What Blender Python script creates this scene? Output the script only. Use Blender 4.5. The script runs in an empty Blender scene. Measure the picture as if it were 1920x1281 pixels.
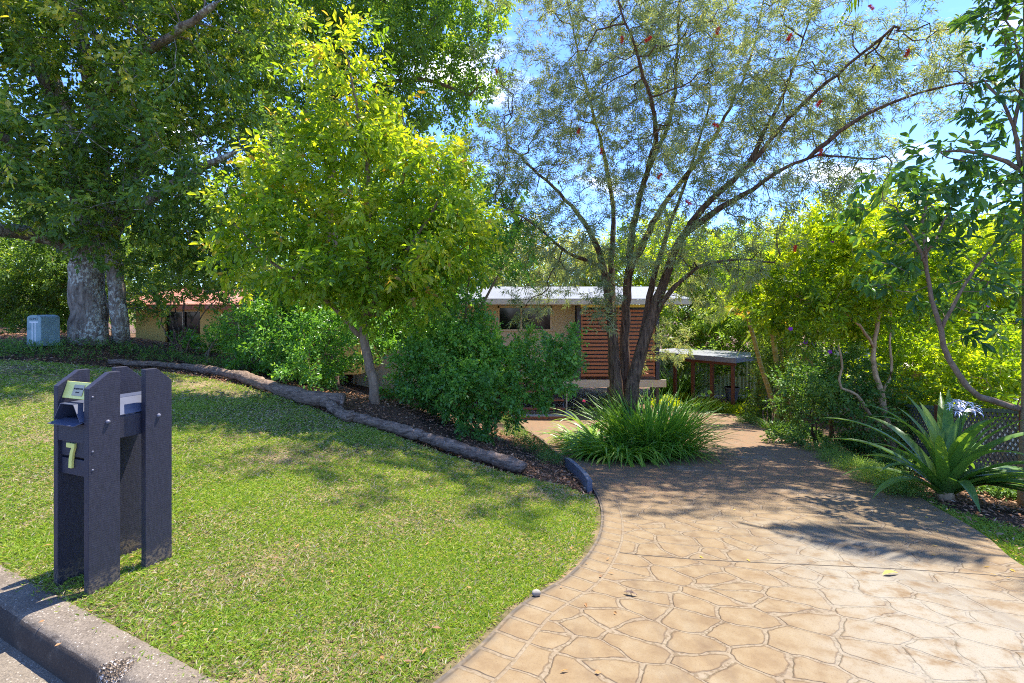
import bpy, bmesh, math, random
import numpy as np
from mathutils import Vector, Matrix
rng = np.random.default_rng(7)
random.seed(7)
SC = bpy.context.scene
COL = SC.collection
R = math.radians

# ------------------------------------------------------------------ camera
FPX, HY, CH = 907.0, 580.0, 1.55            # focal length in photo pixels, horizon row, eye height
cam = bpy.data.cameras.new("camera")
cam.sensor_width = 36.0
cam.lens = FPX / 1920.0 * 36.0
cam.shift_y = -(640.5 - HY) / 1920.0
cam.clip_start = 0.05
cam.clip_end = 2000.0
camo = bpy.data.objects.new("camera", cam)
camo.location = (0, 0, CH)
camo.rotation_euler = (R(90), 0, 0)
COL.objects.link(camo)
SC.camera = camo

# ------------------------------------------------------------------ light
SUN_EL = R(68)
SUN_AZ = math.atan2(0.71, 0.70)             # clockwise from +Y
SUN = Vector((math.sin(SUN_AZ) * math.cos(SUN_EL), math.cos(SUN_AZ) * math.cos(SUN_EL), math.sin(SUN_EL)))
sl = bpy.data.lights.new("sun", 'SUN')
sl.energy = 3.6
sl.angle = R(0.5)
sl.color = (1.0, 0.945, 0.86)
so = bpy.data.objects.new("sun", sl)
so.rotation_euler = SUN.to_track_quat('Z', 'Y').to_euler()
so.location = (10, 10, 30)
COL.objects.link(so)

SC.view_settings.view_transform = 'Standard'
SC.view_settings.look = 'None'
SC.view_settings.gamma = 1.0
SC.view_settings.exposure = 1.82
SC.cycles.max_bounces = 10
SC.cycles.diffuse_bounces = 7
SC.cycles.glossy_bounces = 2
SC.cycles.transmission_bounces = 6
SC.cycles.transparent_max_bounces = 6
SC.cycles.caustics_reflective = False
SC.cycles.caustics_refractive = False
SC.cycles.use_adaptive_sampling = True
SC.cycles.use_denoising = False
SC.cycles.filter_width = 1.05

# ------------------------------------------------------------------ node helper
class NT:
    def __init__(self, nt):
        self.nt = nt
        nt.nodes.clear()
    def n(self, kind, ins=None, **props):
        nd = self.nt.nodes.new('ShaderNode' + kind)
        for k, v in props.items():
            setattr(nd, k, v)
        for k, v in (ins or {}).items():
            s = nd.inputs[k]
            if isinstance(v, bpy.types.NodeSocket):
                self.nt.links.new(v, s)
            elif isinstance(v, bpy.types.Node):
                self.nt.links.new(v.outputs[0], s)
            else:
                if s.type == 'RGBA' and len(v) == 3:
                    v = (*v, 1.0)
                s.default_value = v
        return nd
    def math(self, op, a, b=0.0, c=0.0):
        return self.n('Math', {0: a, 1: b, 2: c}, operation=op).outputs[0]
    def ramp(self, fac, stops, mode='LINEAR'):
        nd = self.n('ValToRGB', {0: fac})
        cr = nd.color_ramp
        cr.interpolation = mode
        while len(cr.elements) < len(stops):
            cr.elements.new(0.5)
        for e, (p, c) in zip(cr.elements, stops):
            e.position = p
            e.color = (*c, 1.0) if len(c) == 3 else c
        return nd.outputs[0]
    def mix(self, fac, a, b, mode='MIX'):
        nd = self.n('Mix', data_type='RGBA', blend_type=mode)
        for s, v in ((nd.inputs[0], fac), (nd.inputs[6], a), (nd.inputs[7], b)):
            if isinstance(v, bpy.types.NodeSocket):
                self.nt.links.new(v, s)
            else:
                s.default_value = v if not isinstance(v, tuple) or len(v) == 4 else (*v, 1.0)
        return nd.outputs[2]
    def smooth(self, x, a, b):
        return self.n('MapRange', {0: x, 1: a, 2: b, 3: 0.0, 4: 1.0}, interpolation_type='SMOOTHSTEP').outputs[0]
    def noise(self, vec, scale, detail=4.0, rough=0.55, dist=0.0, out=0):
        return self.n('TexNoise', {'Vector': vec, 'Scale': scale, 'Detail': detail, 'Roughness': rough, 'Distortion': dist}).outputs[out]
    def scale(self, vec, s):
        return self.n('Mapping', {0: vec, 3: s}).outputs[0]
    def pos(self):
        return self.n('TexCoord').outputs['Object']

def material(name):
    m = bpy.data.materials.new(name)
    m.use_nodes = True
    return m, NT(m.node_tree)

# ------------------------------------------------------------------ world
wd = bpy.data.worlds.new("World")
SC.world = wd
wd.use_nodes = True
t = NT(wd.node_tree)
sky = t.n('TexSky', sky_type='NISHITA', sun_disc=False)
sky.sun_elevation = SUN_EL
sky.sun_rotation = SUN_AZ
sky.air_density = 1.0
sky.dust_density = 0.05
sky.ozone_density = 5.0
gen = t.n('TexCoord').outputs['Generated']
sep = t.n('SeparateXYZ', {0: gen})
zz = t.math('ADD', t.math('MAXIMUM', sep.outputs[2], 0.0), 0.35)
flat = t.n('CombineXYZ', {0: t.math('DIVIDE', sep.outputs[0], zz), 1: t.math('DIVIDE', sep.outputs[1], zz), 2: 0.0}).outputs[0]
cl = t.noise(t.n('Mapping', {0: flat, 1: (3.55, 1.3, 0.0), 3: (1.0, 1.6, 1.0)}).outputs[0], 2.1, 7.0, 0.55, 0.3)
cf = t.math('MULTIPLY', t.smooth(cl, 0.575, 0.76), t.smooth(sep.outputs[2], 0.02, 0.2))
skyc = t.mix(1.0, sky.outputs[0], (0.50, 0.60, 0.88, 1.0), 'MULTIPLY')
hi = t.mix(cf, skyc, (6.4, 6.4, 6.5, 1.0))
bg = t.n('Background', {0: hi, 1: 0.15})
t.n('OutputWorld', {0: bg})

# ------------------------------------------------------------------ ground heights
def PX(px, py, Y):
    return np.array([(px - 960.0) / FPX * Y, Y, CH - (py - HY) / FPX * Y])

cp = []
def drive_z(y):
    return min(0.0, -0.15 * (y - 2.0)) if y < 17 else -2.25 - 0.02 * (y - 17)
LEFT = [(-0.80, 1.78), (-0.353, 2.0), (0.0755, 2.74), (0.338, 3.07), (0.637, 3.73), (0.856, 4.65), (0.94, 5.7), (0.92, 6.7), (0.746, 8.46), (0.4, 12.06), (-0.18, 16.2), (-0.4, 17.3)]
RIGHT = [(4.2, -0.66), (3.6, 0.9), (3.32, 2.2), (3.44, 3.25), (3.79, 3.86), (4.22, 4.85), (4.75, 6.33), (5.5, 8.46), (6.7, 12.7), (7.5, 15.2), (8.0, 16.8), (8.3, 17.6)]
for (a, b) in LEFT[1:]:
    cp.append((a, b, drive_z(b)))
for (a, b) in RIGHT[1:]:
    cp.append((a, b, drive_z(b)))
for (a, b) in ((2.2, 2.5), (2.6, 4.5), (3.0, 8.0), (3.2, 12.0), (3.5, 16.0), (1.5, 1.5)):
    cp.append((a, b, drive_z(b)))
for (x, y, Y) in ((985, 885, 6.1), (642, 772, 7.0), (800, 832, 6.5), (703, 752, 7.4), (430, 712, 8.2), (205, 684, 9.0), (185, 640, 10.0),
                  (85, 646, 9.2), (0, 690, 7.3), (0, 850, 4.6), (450, 900, 4.4), (450, 780, 6.2), (800, 1000, 3.7), (1000, 1060, 3.2),
                  (1000, 950, 4.6), (600, 850, 5.2), (1770, 930, 5.2), (1900, 1000, 4.0)):
    cp.append(tuple(PX(x, y, Y)))
cp += [(-1.25, 2.03, 0), (-2.3, 2.61, 0), (-2.15, 3.02, 0.0), (-3.1, 2.95, 0), (-6, 4.4, .10), (-10, 6.4, .28), (-16, 9.5, .5),
       (-2.7, 10, -0.4), (-5, 11.5, 0.05), (-12, 13, .9), (-16, 20, .6), (-8, 17, -.6), (-4, 15, -1.3), (-1.0, 12.5, -1.5), (-1, 19, -2.2), (4, 22, -2.4),
       (9, 19, -2.45), (12, 14, -2.4), (9.5, 9, -1.7), (7.5, 5, -.9), (9, 1, -.6), (14, 6, -1.6), (20, 25, -3.2), (0, 34, -3.2), (-20, 34, -.8), (28, 10, -3.0), (-24, 14, .9)]
cp = np.array(cp)
def _phi(d2):
    return np.where(d2 > 1e-12, d2 * np.log(np.maximum(d2, 1e-12)) * 0.5, 0.0)
_n = len(cp)
_K = _phi(((cp[:, None, :2] - cp[None, :, :2]) ** 2).sum(-1)) + np.eye(_n) * 0.02
_P = np.c_[np.ones(_n), cp[:, :2]]
_A = np.block([[_K, _P], [_P.T, np.zeros((3, 3))]])
_w = np.linalg.solve(_A, np.r_[cp[:, 2], 0, 0, 0])
def G(x, y):
    x = np.clip(np.asarray(x, float), -26, 30)
    y = np.clip(np.asarray(y, float), 0.0, 36)
    s = x.shape
    q = np.c_[x.ravel(), y.ravel()]
    out = np.empty(len(q))
    for i in range(0, len(q), 20000):
        c = q[i:i + 20000]
        d2 = ((c[:, None, :] - cp[None, :, :2]) ** 2).sum(-1)
        out[i:i + 20000] = _phi(d2) @ _w[:_n] + _w[_n] + c @ _w[_n + 1:]
    return out.reshape(s)
def gz(x, y):
    return float(G(np.array([x]), np.array([y]))[0])
def hit(px, py):
    Y = np.arange(1.6, 40, 0.02)
    z = CH - (py - HY) / FPX * Y
    d = z - G((px - 960.0) / FPX * Y, Y)
    k = np.argmax(d < 0) if (d < 0).any() else len(Y) - 1
    p = PX(px, py, Y[k])
    p[2] = gz(p[0], p[1])
    return p
KD = np.array([-0.898, 0.440])
KN = np.array([-0.440, -0.898])
K0 = np.array([-1.216, 2.006])
def kerb_d(x, y):
    return (x - K0[0]) * KN[0] + (y - K0[1]) * KN[1]

# ------------------------------------------------------------------ mesh builder
class MB:
    def __init__(self):
        self.v, self.f, self.tn, self.n = [], [], [], 0
    def add(self, v, f, mat=0, tone=None):
        v = np.asarray(v, float).reshape(-1, 3)
        f = np.asarray(f, int)
        self.v.append(v)
        self.f.append((f + self.n, mat))
        self.tn.append(np.zeros(len(v)) if tone is None else np.broadcast_to(tone, (len(v),)))
        self.n += len(v)
        return self
    def box(self, c, s, rot=None, mat=0, bevel=0.0):
        bm = bmesh.new()
        bmesh.ops.create_cube(bm, size=1.0)
        bmesh.ops.scale(bm, vec=s, verts=bm.verts)
        if bevel > 0:
            bmesh.ops.bevel(bm, geom=bm.edges[:], offset=bevel, segments=2, affect='EDGES', profile=0.6)
        M = Matrix.Translation(c)
        if rot is not None:
            M = M @ (rot if isinstance(rot, Matrix) else Matrix.Rotation(rot, 4, 'Z'))
        self.bm(bm, M, mat)
        return self
    def bm(self, bm, M=None, mat=0):
        if M is not None:
            bm.transform(M)
        bm.verts.index_update()
        vs = np.array([v.co[:] for v in bm.verts])
        by = {}
        for f in bm.faces:
            by.setdefault(len(f.verts), []).append([v.index for v in f.verts])
        n0 = self.n
        self.v.append(vs)
        self.tn.append(np.zeros(len(vs)))
        self.n += len(vs)
        for k, fl in by.items():
            self.f.append((np.array(fl) + n0, mat))
        bm.free()
        return self
    def prism(self, poly, y0, y1, M=None, mat=0, bevel=0.0):
        """polygon in local XZ, extruded along Y from y0 to y1"""
        bm = bmesh.new()
        a = [bm.verts.new((p[0], y0, p[1])) for p in poly]
        fc = bm.faces.new(a)
        r = bmesh.ops.extrude_face_region(bm, geom=[fc])
        bmesh.ops.translate(bm, vec=(0, y1 - y0, 0), verts=[g for g in r['geom'] if isinstance(g, bmesh.types.BMVert)])
        bmesh.ops.recalc_face_normals(bm, faces=bm.faces[:])
        if bevel > 0:
            bmesh.ops.bevel(bm, geom=bm.edges[:], offset=bevel, segments=2, affect='EDGES', profile=0.6)
        return self.bm(bm, M, mat)
    def tube(self, pts, rad, n=8, mat=0, cap=True, tone=None, rough=0.0):
        p = np.asarray(pts, float)
        if len(p) < 2:
            return self
        rad = np.broadcast_to(np.asarray(rad, float), (len(p),))
        tg = np.gradient(p, axis=0)
        tg /= np.linalg.norm(tg, axis=1, keepdims=True) + 1e-9
        ref = np.array([0.31, 0.17, 0.93]) if abs(np.mean(tg, 0) @ np.array([0.31, 0.17, 0.93])) < 0.8 else np.array([0.93, -0.3, 0.1])
        u = np.cross(tg, ref)
        u /= np.linalg.norm(u, axis=1, keepdims=True) + 1e-9
        w = np.cross(tg, u)
        a = np.arange(n) / n * 2 * np.pi
        ring = p[:, None, :] + rad[:, None, None] * (np.cos(a)[None, :, None] * u[:, None, :] + np.sin(a)[None, :, None] * w[:, None, :])
        if rough:
            ring = p[:, None, :] + (ring - p[:, None, :]) * (1 + rough * (rng.normal(0, .6, (len(p), n, 1)) + np.cos(a * 3 + np.arange(len(p))[:, None] * .35)[..., None]))
        i = np.arange(len(p) - 1)[:, None] * n
        j = np.arange(n)[None, :]
        k = (j + 1) % n
        f = np.stack([i + j, i + k, i + n + k, i + n + j], -1).reshape(-1, 4)
        n0 = self.n
        self.add(ring.reshape(-1, 3), f, mat, tone)
        if cap and n > 3:
            self.f.append((np.array([np.arange(n)[::-1] + n0]), mat))
            self.f.append((np.array([np.arange(n) + n0 + (len(p) - 1) * n]), mat))
        return self
    def build(self, name, mats, parent=None, smooth=False, at=None):
        me = bpy.data.meshes.new(name)
        V = np.concatenate(self.v)
        if at is not None:
            V = V - np.asarray(at, float)
        me.vertices.add(len(V))
        me.vertices.foreach_set('co', V.astype(np.float32).ravel())
        idx = np.concatenate([f.ravel() for f, m in self.f])
        tot = np.concatenate([np.full(len(f), f.shape[1]) for f, m in self.f])
        mi = np.concatenate([np.full(len(f), m) for f, m in self.f])
        st = np.r_[0, np.cumsum(tot)[:-1]]
        me.loops.add(len(idx))
        me.loops.foreach_set('vertex_index', idx.astype(np.int32))
        me.polygons.add(len(tot))
        me.polygons.foreach_set('loop_start', st.astype(np.int32))
        me.polygons.foreach_set('loop_total', tot.astype(np.int32))
        me.polygons.foreach_set('material_index', mi.astype(np.int32))
        me.polygons.foreach_set('use_smooth', np.full(len(tot), smooth))
        at_ = me.attributes.new('tone', 'FLOAT', 'POINT')
        at_.data.foreach_set('value', np.concatenate(self.tn).astype(np.float32))
        for m in (mats if isinstance(mats, (list, tuple)) else [mats]):
            me.materials.append(m)
        me.update(calc_edges=True)
        me.validate()
        o = bpy.data.objects.new(name, me)
        COL.objects.link(o)
        if parent is not None:
            o.parent = parent
        if at is not None:
            o.location = at
        return o

def tag(o, label=None, cat=None, group=None, kind=None):
    if label: o['label'] = label
    if cat: o['category'] = cat
    if group: o['group'] = group
    if kind: o['kind'] = kind
    return o
def thing(name, label, cat, loc=(0, 0, 0), rz=0.0, group=None):
    o = bpy.data.objects.new(name, None)
    o.empty_display_size = 0.2
    COL.objects.link(o)
    o.location = tuple(float(c) for c in loc)
    o.rotation_euler = (0, 0, rz)
    return tag(o, label, cat, group)
def unit(a):
    return a / (np.linalg.norm(a, axis=-1, keepdims=True) + 1e-9)
def inside(x, y, poly):
    c = np.zeros(np.shape(x), bool)
    p = np.asarray(poly)
    q = np.roll(p, 1, 0)
    for (x1, y1), (x2, y2) in zip(p, q):
        m = ((y1 > y) != (y2 > y))
        c ^= m & (x < (x2 - x1) * (y - y1) / (y2 - y1 + 1e-12) + x1)
    return c
def spline(pts, n):
    p = np.asarray(pts, float)
    d = np.r_[0, np.cumsum(np.linalg.norm(np.diff(p, axis=0), axis=1))]
    m = np.gradient(p, d, axis=0)
    s = np.linspace(0, d[-1], n)
    k = np.clip(np.searchsorted(d, s, side='right') - 1, 0, len(p) - 2)
    h = (d[k + 1] - d[k])[:, None]
    u = ((s - d[k])[:, None]) / h
    return (2 * u**3 - 3 * u**2 + 1) * p[k] + (u**3 - 2 * u**2 + u) * h * m[k] + (-2 * u**3 + 3 * u**2) * p[k + 1] + (u**3 - u**2) * h * m[k + 1]

# ------------------------------------------------------------------ materials
def simple(name, col, rough=0.6, var=0.15, scale=8.0, bump=0.0, bscale=60.0, stretch=(1, 1, 1), metal=0.0, spec=0.5, dirt=None):
    m, t = material(name)
    p = t.scale(t.pos(), stretch)
    n1 = t.noise(p, scale, 5.0)
    dark = tuple(c * (1 - var) for c in col)
    lite = tuple(min(1, c * (1 + var)) for c in col)
    c = t.ramp(n1, [(0.3, dark), (0.7, lite)])
    if dirt:
        c = t.mix(t.smooth(t.noise(p, scale * 0.4, 6.0), 0.52, 0.7), c, dirt)
    b = t.n('BsdfPrincipled', {'Base Color': c, 'Roughness': rough, 'Metallic': metal, 'Specular IOR Level': spec})
    if bump:
        bn = t.n('Bump', {'Height': t.noise(p, bscale, 4.0), 'Strength': bump, 'Distance': 0.01})
        t.nt.links.new(bn.outputs[0], b.inputs['Normal'])
    t.n('OutputMaterial', {0: b.outputs[0]})
    return m

def leafmat(name, stops, trans=0.35, rough=0.42, tgain=(1.45, 1.35, 0.45), spec=0.5):
    m, t = material(name)
    a = t.n('Attribute', attribute_name='tone').outputs['Fac']
    c = t.ramp(a, stops)
    b = t.n('BsdfPrincipled', {'Base Color': c, 'Roughness': rough, 'Specular IOR Level': spec})
    tc = t.mix(1.0, c, (*tgain, 1.0), 'MULTIPLY')
    tr = t.n('BsdfTranslucent', {0: tc})
    mx = t.n('MixShader', {0: trans, 1: b.outputs[0], 2: tr.outputs[0]})
    t.n('OutputMaterial', {0: mx.outputs[0]})
    return m

def barkmat(name, c0, c1, scale=14.0, stretch=(1, 1, 0.18), bump=0.8, lichen=None, lth=(0.52, 0.62)):
    m, t = material(name)
    p = t.pos()
    n1 = t.noise(t.scale(p, stretch), scale, 6.0, 0.65, 0.6)
    c = t.ramp(n1, [(0.32, c0), (0.68, c1)])
    if lichen:
        l = t.math('MULTIPLY', t.smooth(t.noise(t.scale(p, (1, 1, 0.7)), 17.0, 6.0, 0.75), *lth), t.smooth(t.noise(p, 1.6, 3.0), .35, .55))
        c = t.mix(l, c, lichen)
    bn = t.n('Bump', {'Height': n1, 'Strength': bump, 'Distance': 0.03})
    b = t.n('BsdfPrincipled', {'Base Color': c, 'Roughness': 0.85, 'Normal': bn.outputs[0], 'Specular IOR Level': 0.2})
    t.n('OutputMaterial', {0: b.outputs[0]})
    return m

M = {}
M['grass'] = leafmat('grass_blades', [(0.0, (.58, .51, .38)), (.10, (.47, .40, .25)), (.16, (.11, .22, .025)), (.45, (.24, .37, .045)), (.8, (.39, .48, .085)), (1.0, (.56, .58, .22))], 0.38, 0.42)
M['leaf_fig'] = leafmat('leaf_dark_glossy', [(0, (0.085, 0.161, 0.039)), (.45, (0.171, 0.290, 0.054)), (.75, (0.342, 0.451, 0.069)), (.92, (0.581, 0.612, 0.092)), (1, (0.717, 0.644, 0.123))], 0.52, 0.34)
M['leaf_lime'] = leafmat('leaf_yellow_green', [(0, (.15, .27, .025)), (.4, (.33, .46, .035)), (.82, (.56, .58, .05)), (.95, (.60, .54, .08)), (1, (.55, .33, .08))], 0.60, 0.34, (1.3, 1.3, .4))
M['leaf_shrub'] = leafmat('leaf_shrub_green', [(0, (0.095, 0.226, 0.050)), (.6, (0.174, 0.380, 0.061)), (1, (0.444, 0.667, 0.076))], 0.45, 0.32, spec=0.5)
M['leaf_brush'] = leafmat('leaf_grey_green', [(0, (.16, .21, .11)), (.5, (.29, .36, .19)), (.85, (.45, .50, .27)), (.95, (.58, .58, .24)), (1, (.5, .44, .2))], 0.48, 0.34)
M['leaf_tib'] = leafmat('leaf_bright_green', [(0, (0.110, 0.204, 0.022)), (.4, (0.261, 0.388, 0.026)), (1, (0.601, 0.647, 0.037))], 0.60, 0.38, (1.4, 1.35, .3))
M['leaf_back'] = leafmat('leaf_far_green', [(0, (0.093, 0.184, 0.041)), (.5, (0.224, 0.368, 0.059)), (1, (0.498, 0.629, 0.079))], 0.52, 0.38)
M['leaf_dark'] = leafmat('leaf_umbrella_green', [(0, (0.056, 0.144, 0.041)), (.6, (0.116, 0.250, 0.052)), (1, (0.340, 0.496, 0.065))], 0.45, 0.28, spec=0.5)
M['leaf_strap'] = leafmat('leaf_strap_green', [(0, (0.096, 0.221, 0.040)), (.55, (0.186, 0.377, 0.048)), (.93, (0.370, 0.523, 0.060)), (1, (0.719, 0.586, 0.101))], 0.45, 0.38)
M['leaf_crinum'] = leafmat('leaf_crinum_green', [(0, (0.079, 0.172, 0.047)), (.55, (0.145, 0.277, 0.047)), (1, (0.290, 0.396, 0.066))], 0.42, 0.34)
M['leaf_palm'] = leafmat('leaf_palm_green', [(0, (0.065, 0.146, 0.026)), (.55, (0.146, 0.260, 0.033)), (.9, (0.358, 0.406, 0.048)), (1, (0.569, 0.358, 0.098))], 0.42, 0.38)
M['leaf_cycad'] = leafmat('leaf_cycad_green', [(0, (0.030, 0.075, 0.030)), (1, (0.075, 0.143, 0.053))], 0.15, 0.3, spec=0.6)
M['leaf_cover'] = leafmat('leaf_cover_green', [(0, (0.075, 0.169, 0.034)), (.6, (0.152, 0.287, 0.051)), (1, (0.338, 0.439, 0.068))], 0.40, 0.5)
M['bark_fig'] = barkmat('bark_grey_lichen', (0.087, 0.061, 0.043), (0.362, 0.297, 0.232), 13, (1, 1, .25), 1.0, (0.609, 0.623, 0.522), (.48, .58))
M['bark_brown'] = barkmat('bark_dark_brown', (0.031, 0.017, 0.011), (0.296, 0.177, 0.104), 30, (1, 1, .12), 1.0)
M['bark_tan'] = barkmat('bark_tan', (0.330, 0.196, 0.090), (0.690, 0.466, 0.256), 18, (1, 1, .3), .5)
M['bark_grey'] = barkmat('bark_smooth_grey', (0.154, 0.104, 0.064), (0.330, 0.233, 0.148), 18, (1, 1, .5), .4)
M['bark_log'] = barkmat('bark_log', (0.069, 0.047, 0.033), (0.338, 0.237, 0.166), 30, (.35, .35, 1.2), 1.0, (0.413, 0.330, 0.257), (.56, .66))
M['twig'] = simple('twig_grey', (.22, .175, .13), .8, .3)
M['charcoal'] = None
def charcoal(name, col):
    m, t = material(name)
    p = t.pos()
    saw = t.n('TexWave', {'Vector': t.n('Mapping', {0: p, 2: (0, R(14), 0)}).outputs[0], 'Scale': 26.0, 'Distortion': 9.0, 'Detail': 5.0, 'Detail Scale': .8}, wave_type='BANDS', bands_direction='Z').outputs['Fac']
    nn = t.noise(t.scale(p, (1, 1, 0.25)), 90.0, 5.0)
    hgt = t.math('ADD', t.math('MULTIPLY', saw, 0.10), nn)
    c = t.ramp(nn, [(0.3, tuple(x * .8 for x in col)), (0.75, tuple(x * 1.25 for x in col))])
    c = t.mix(t.smooth(t.noise(t.scale(p, (1, 1, .12)), 46.0, 7.0, .7), .70, .76), c, (.20, .19, .21, 1))
    zc = t.n('SeparateXYZ', {0: p}).outputs[2]
    spl = t.math('MULTIPLY', t.smooth(t.math('ADD', zc, t.math('MULTIPLY', t.noise(p, 16.0, 5.0), -.22)), .03, -.08), t.smooth(t.noise(p, 55.0, 4.0, .7), .42, .6))
    c = t.mix(t.math('MULTIPLY', spl, .7), c, (.19, .14, .09, 1))
    bn = t.n('Bump', {'Height': hgt, 'Strength': 0.45, 'Distance': 0.004})
    b = t.n('BsdfPrincipled', {'Base Color': c, 'Roughness': 0.52, 'Normal': bn.outputs[0], 'Specular IOR Level': .4})
    t.n('OutputMaterial', {0: b.outputs[0]})
    return m
M['charcoal'] = charcoal('charcoal_paint_on_sawn_timber', (.030, .029, .043))
M['yellow'] = simple('yellow_paint', (.86, .80, .20), .45, .06, 20, .1, 90)
M['bronze'] = simple('bronze_plate', (.30, .24, .16), .35, .15, 30, metal=.6)
M['black'] = simple('black_paint', (.02, .02, .022), .5)
M['bolt'] = simple('painted_bolt', (.11, .11, .14), .45, .2, 40)
M['pillar'] = simple('grey_green_plastic', (.26, .37, .37), .55, .08, 14, .15, 120, dirt=(.16, .24, .23, 1))
M['white'] = simple('white_paint', (.78, .78, .76), .5, .05)
M['cream'] = simple('cream_weatherboard', (.60, .55, .37), .6, .06, 3)
M['cream_trim'] = simple('cream_trim', (.66, .58, .40), .5, .08, 4)
M['slat'] = simple('stained_timber_slats', (.44, .16, .06), .5, .12, 3, .2, 60, (.3, 1, 1))
M['darkpost'] = simple('dark_grey_post', (.06, .06, .07), .5)
M['redpost'] = simple('red_brown_post', (0.158, 0.053, 0.027), .5, .2, 10, .1, 50)
M['treads'] = simple('merbau_treads', (.25, .095, .05), .5, .2, 12, .1, 50)
M['yellowwall'] = simple('yellow_render', (.68, .50, .15), .8, .08, 3)
M['greenfence'] = simple('pale_green_sheet', (.33, .42, .30), .4, .06, 3)
M['palings'] = simple('weathered_green_palings', (.13, .17, .12), .8, .3, 6, .3, 50, (3, 3, .3))
M['lattice'] = simple('grey_lattice_timber', (0.198, 0.176, 0.143), .8, .25, 9)
M['terracotta'] = simple('terracotta', (.48, .17, .07), .75, .2, 12, .2, 60)
M['brick'] = simple('red_brick', (.42, .20, .13), .85, .25, 30, .4, 70)
M['mat'] = simple('doormat_fibre', (.07, .06, .055), .95, .3, 60)
M['greytub'] = simple('grey_plastic', (.16, .16, .18), .5)
M['edging'] = simple('blue_grey_timber', (.15, .155, .175), .7, .25, 20, .4, 60)
M['red'] = simple('red_stamens', (.75, .06, .03), .6, .2)
M['purple'] = simple('purple_petals', (.32, .02, .38), .6, .2)
M['whitepetal'] = simple('white_petals', (.85, .82, .84), .6, .05)
M['pinkflower'] = simple('pink_petals', (.75, .06, .22), .6, .2)
M['fadedleaf'] = simple('yellow_fallen_leaf', (.75, .55, .04), .6, .2, 40)
M['pebble'] = simple('pale_pebble', (.26, .23, .18), .8, .25, 60)

def glassmat():
    m, t = material('dark_window_glass')
    b = t.n('BsdfPrincipled', {'Base Color': (.012, .014, .016), 'Roughness': .08, 'Specular IOR Level': .5})
    t.n('OutputMaterial', {0: b.outputs[0]})
    return m
M['glass'] = glassmat()

def roofsheet(name, col, axis=(1, 0, 0), pitch=13.0):
    m, t = material(name)
    p = t.pos()
    w = t.n('TexWave', {'Vector': p, 'Scale': pitch, 'Distortion': 0.0}, wave_type='BANDS', bands_direction='X').outputs['Fac']
    n1 = t.noise(p, 1.6, 6.0)
    c = t.ramp(n1, [(.3, tuple(x * .85 for x in col)), (.7, col)])
    bn = t.n('Bump', {'Height': w, 'Strength': .6, 'Distance': .03})
    b = t.n('BsdfPrincipled', {'Base Color': c, 'Roughness': .45, 'Metallic': .0, 'Normal': bn.outputs[0]})
    t.n('OutputMaterial', {0: b.outputs[0]})
    return m
M['roof'] = roofsheet('pale_corrugated_steel', (0.321, 0.327, 0.341))
def tilemat(name, c0, c1):
    m, t = material(name)
    p = t.pos()
    v = t.n('TexBrick', {'Vector': p, 'Color1': (*c0, 1), 'Color2': (*c1, 1), 'Mortar': (*tuple(x * .3 for x in c0), 1), 'Scale': 3.2, 'Mortar Size': .03, 'Brick Width': .9, 'Row Height': .9})
    n1 = t.noise(p, 2.2, 7.0)
    c = t.mix(t.math('MULTIPLY', t.smooth(n1, .5, .75), .6), v.outputs[0], (.42, .33, .27, 1))
    bn = t.n('Bump', {'Height': v.outputs['Fac'], 'Strength': -.8, 'Distance': .03})
    b = t.n('BsdfPrincipled', {'Base Color': c, 'Roughness': .85, 'Normal': bn.outputs[0]})
    t.n('OutputMaterial', {0: b.outputs[0]})
    return m
M['redtile'] = tilemat('weathered_red_tiles', (.42, .15, .08), (.34, .13, .09))
M['palemetile'] = tilemat('pale_beige_tiles', (.60, .50, .36), (.52, .44, .33))

def groundmat():
    m, t = material('leaf_litter_soil')
    p = t.pos()
    v = t.n('TexVoronoi', {'Vector': t.n('Mapping', {0: t.n('VectorMath', {0: p, 1: t.noise(p, 9.0, 3.0, out=1)}, operation='ADD').outputs[0], 3: (1, .6, 1)}).outputs[0], 'Scale': 42.0})
    c = t.ramp(t.n('SeparateColor', {0: v.outputs['Color']}).outputs[0], [(0, (.06, .034, .02)), (.45, (.15, .08, .045)), (.8, (.27, .15, .085)), (1, (.40, .27, .17))])
    c = t.mix(t.smooth(t.noise(p, 1.3, 6.0), .45, .65), c, (.055, .04, .025, 1))
    bn = t.n('Bump', {'Height': v.outputs['Distance'], 'Strength': .9, 'Distance': .02})
    b = t.n('BsdfPrincipled', {'Base Color': c, 'Roughness': .9, 'Normal': bn.outputs[0], 'Specular IOR Level': .2})
    t.n('OutputMaterial', {0: b.outputs[0]})
    return m
M['ground'] = groundmat()
def lawnmat():
    m, t = material('lawn_thatch')
    p = t.pos()
    n1 = t.noise(p, 1.7, 6.0, .6)
    n2 = t.noise(p, 60.0, 5.0, .7)
    g = t.ramp(n2, [(.3, (.05, .05, .02)), (.7, (.17, .15, .06))])
    br = t.ramp(n2, [(.3, (.16, .11, .06)), (.7, (.40, .30, .18))])
    c = t.mix(t.smooth(n1, .42, .62), g, br)
    bn = t.n('Bump', {'Height': n2, 'Strength': 1.0, 'Distance': .02})
    b = t.n('BsdfPrincipled', {'Base Color': c, 'Roughness': .95, 'Normal': bn.outputs[0], 'Specular IOR Level': .1})
    t.n('OutputMaterial', {0: b.outputs[0]})
    return m
M['lawn'] = lawnmat()

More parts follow.
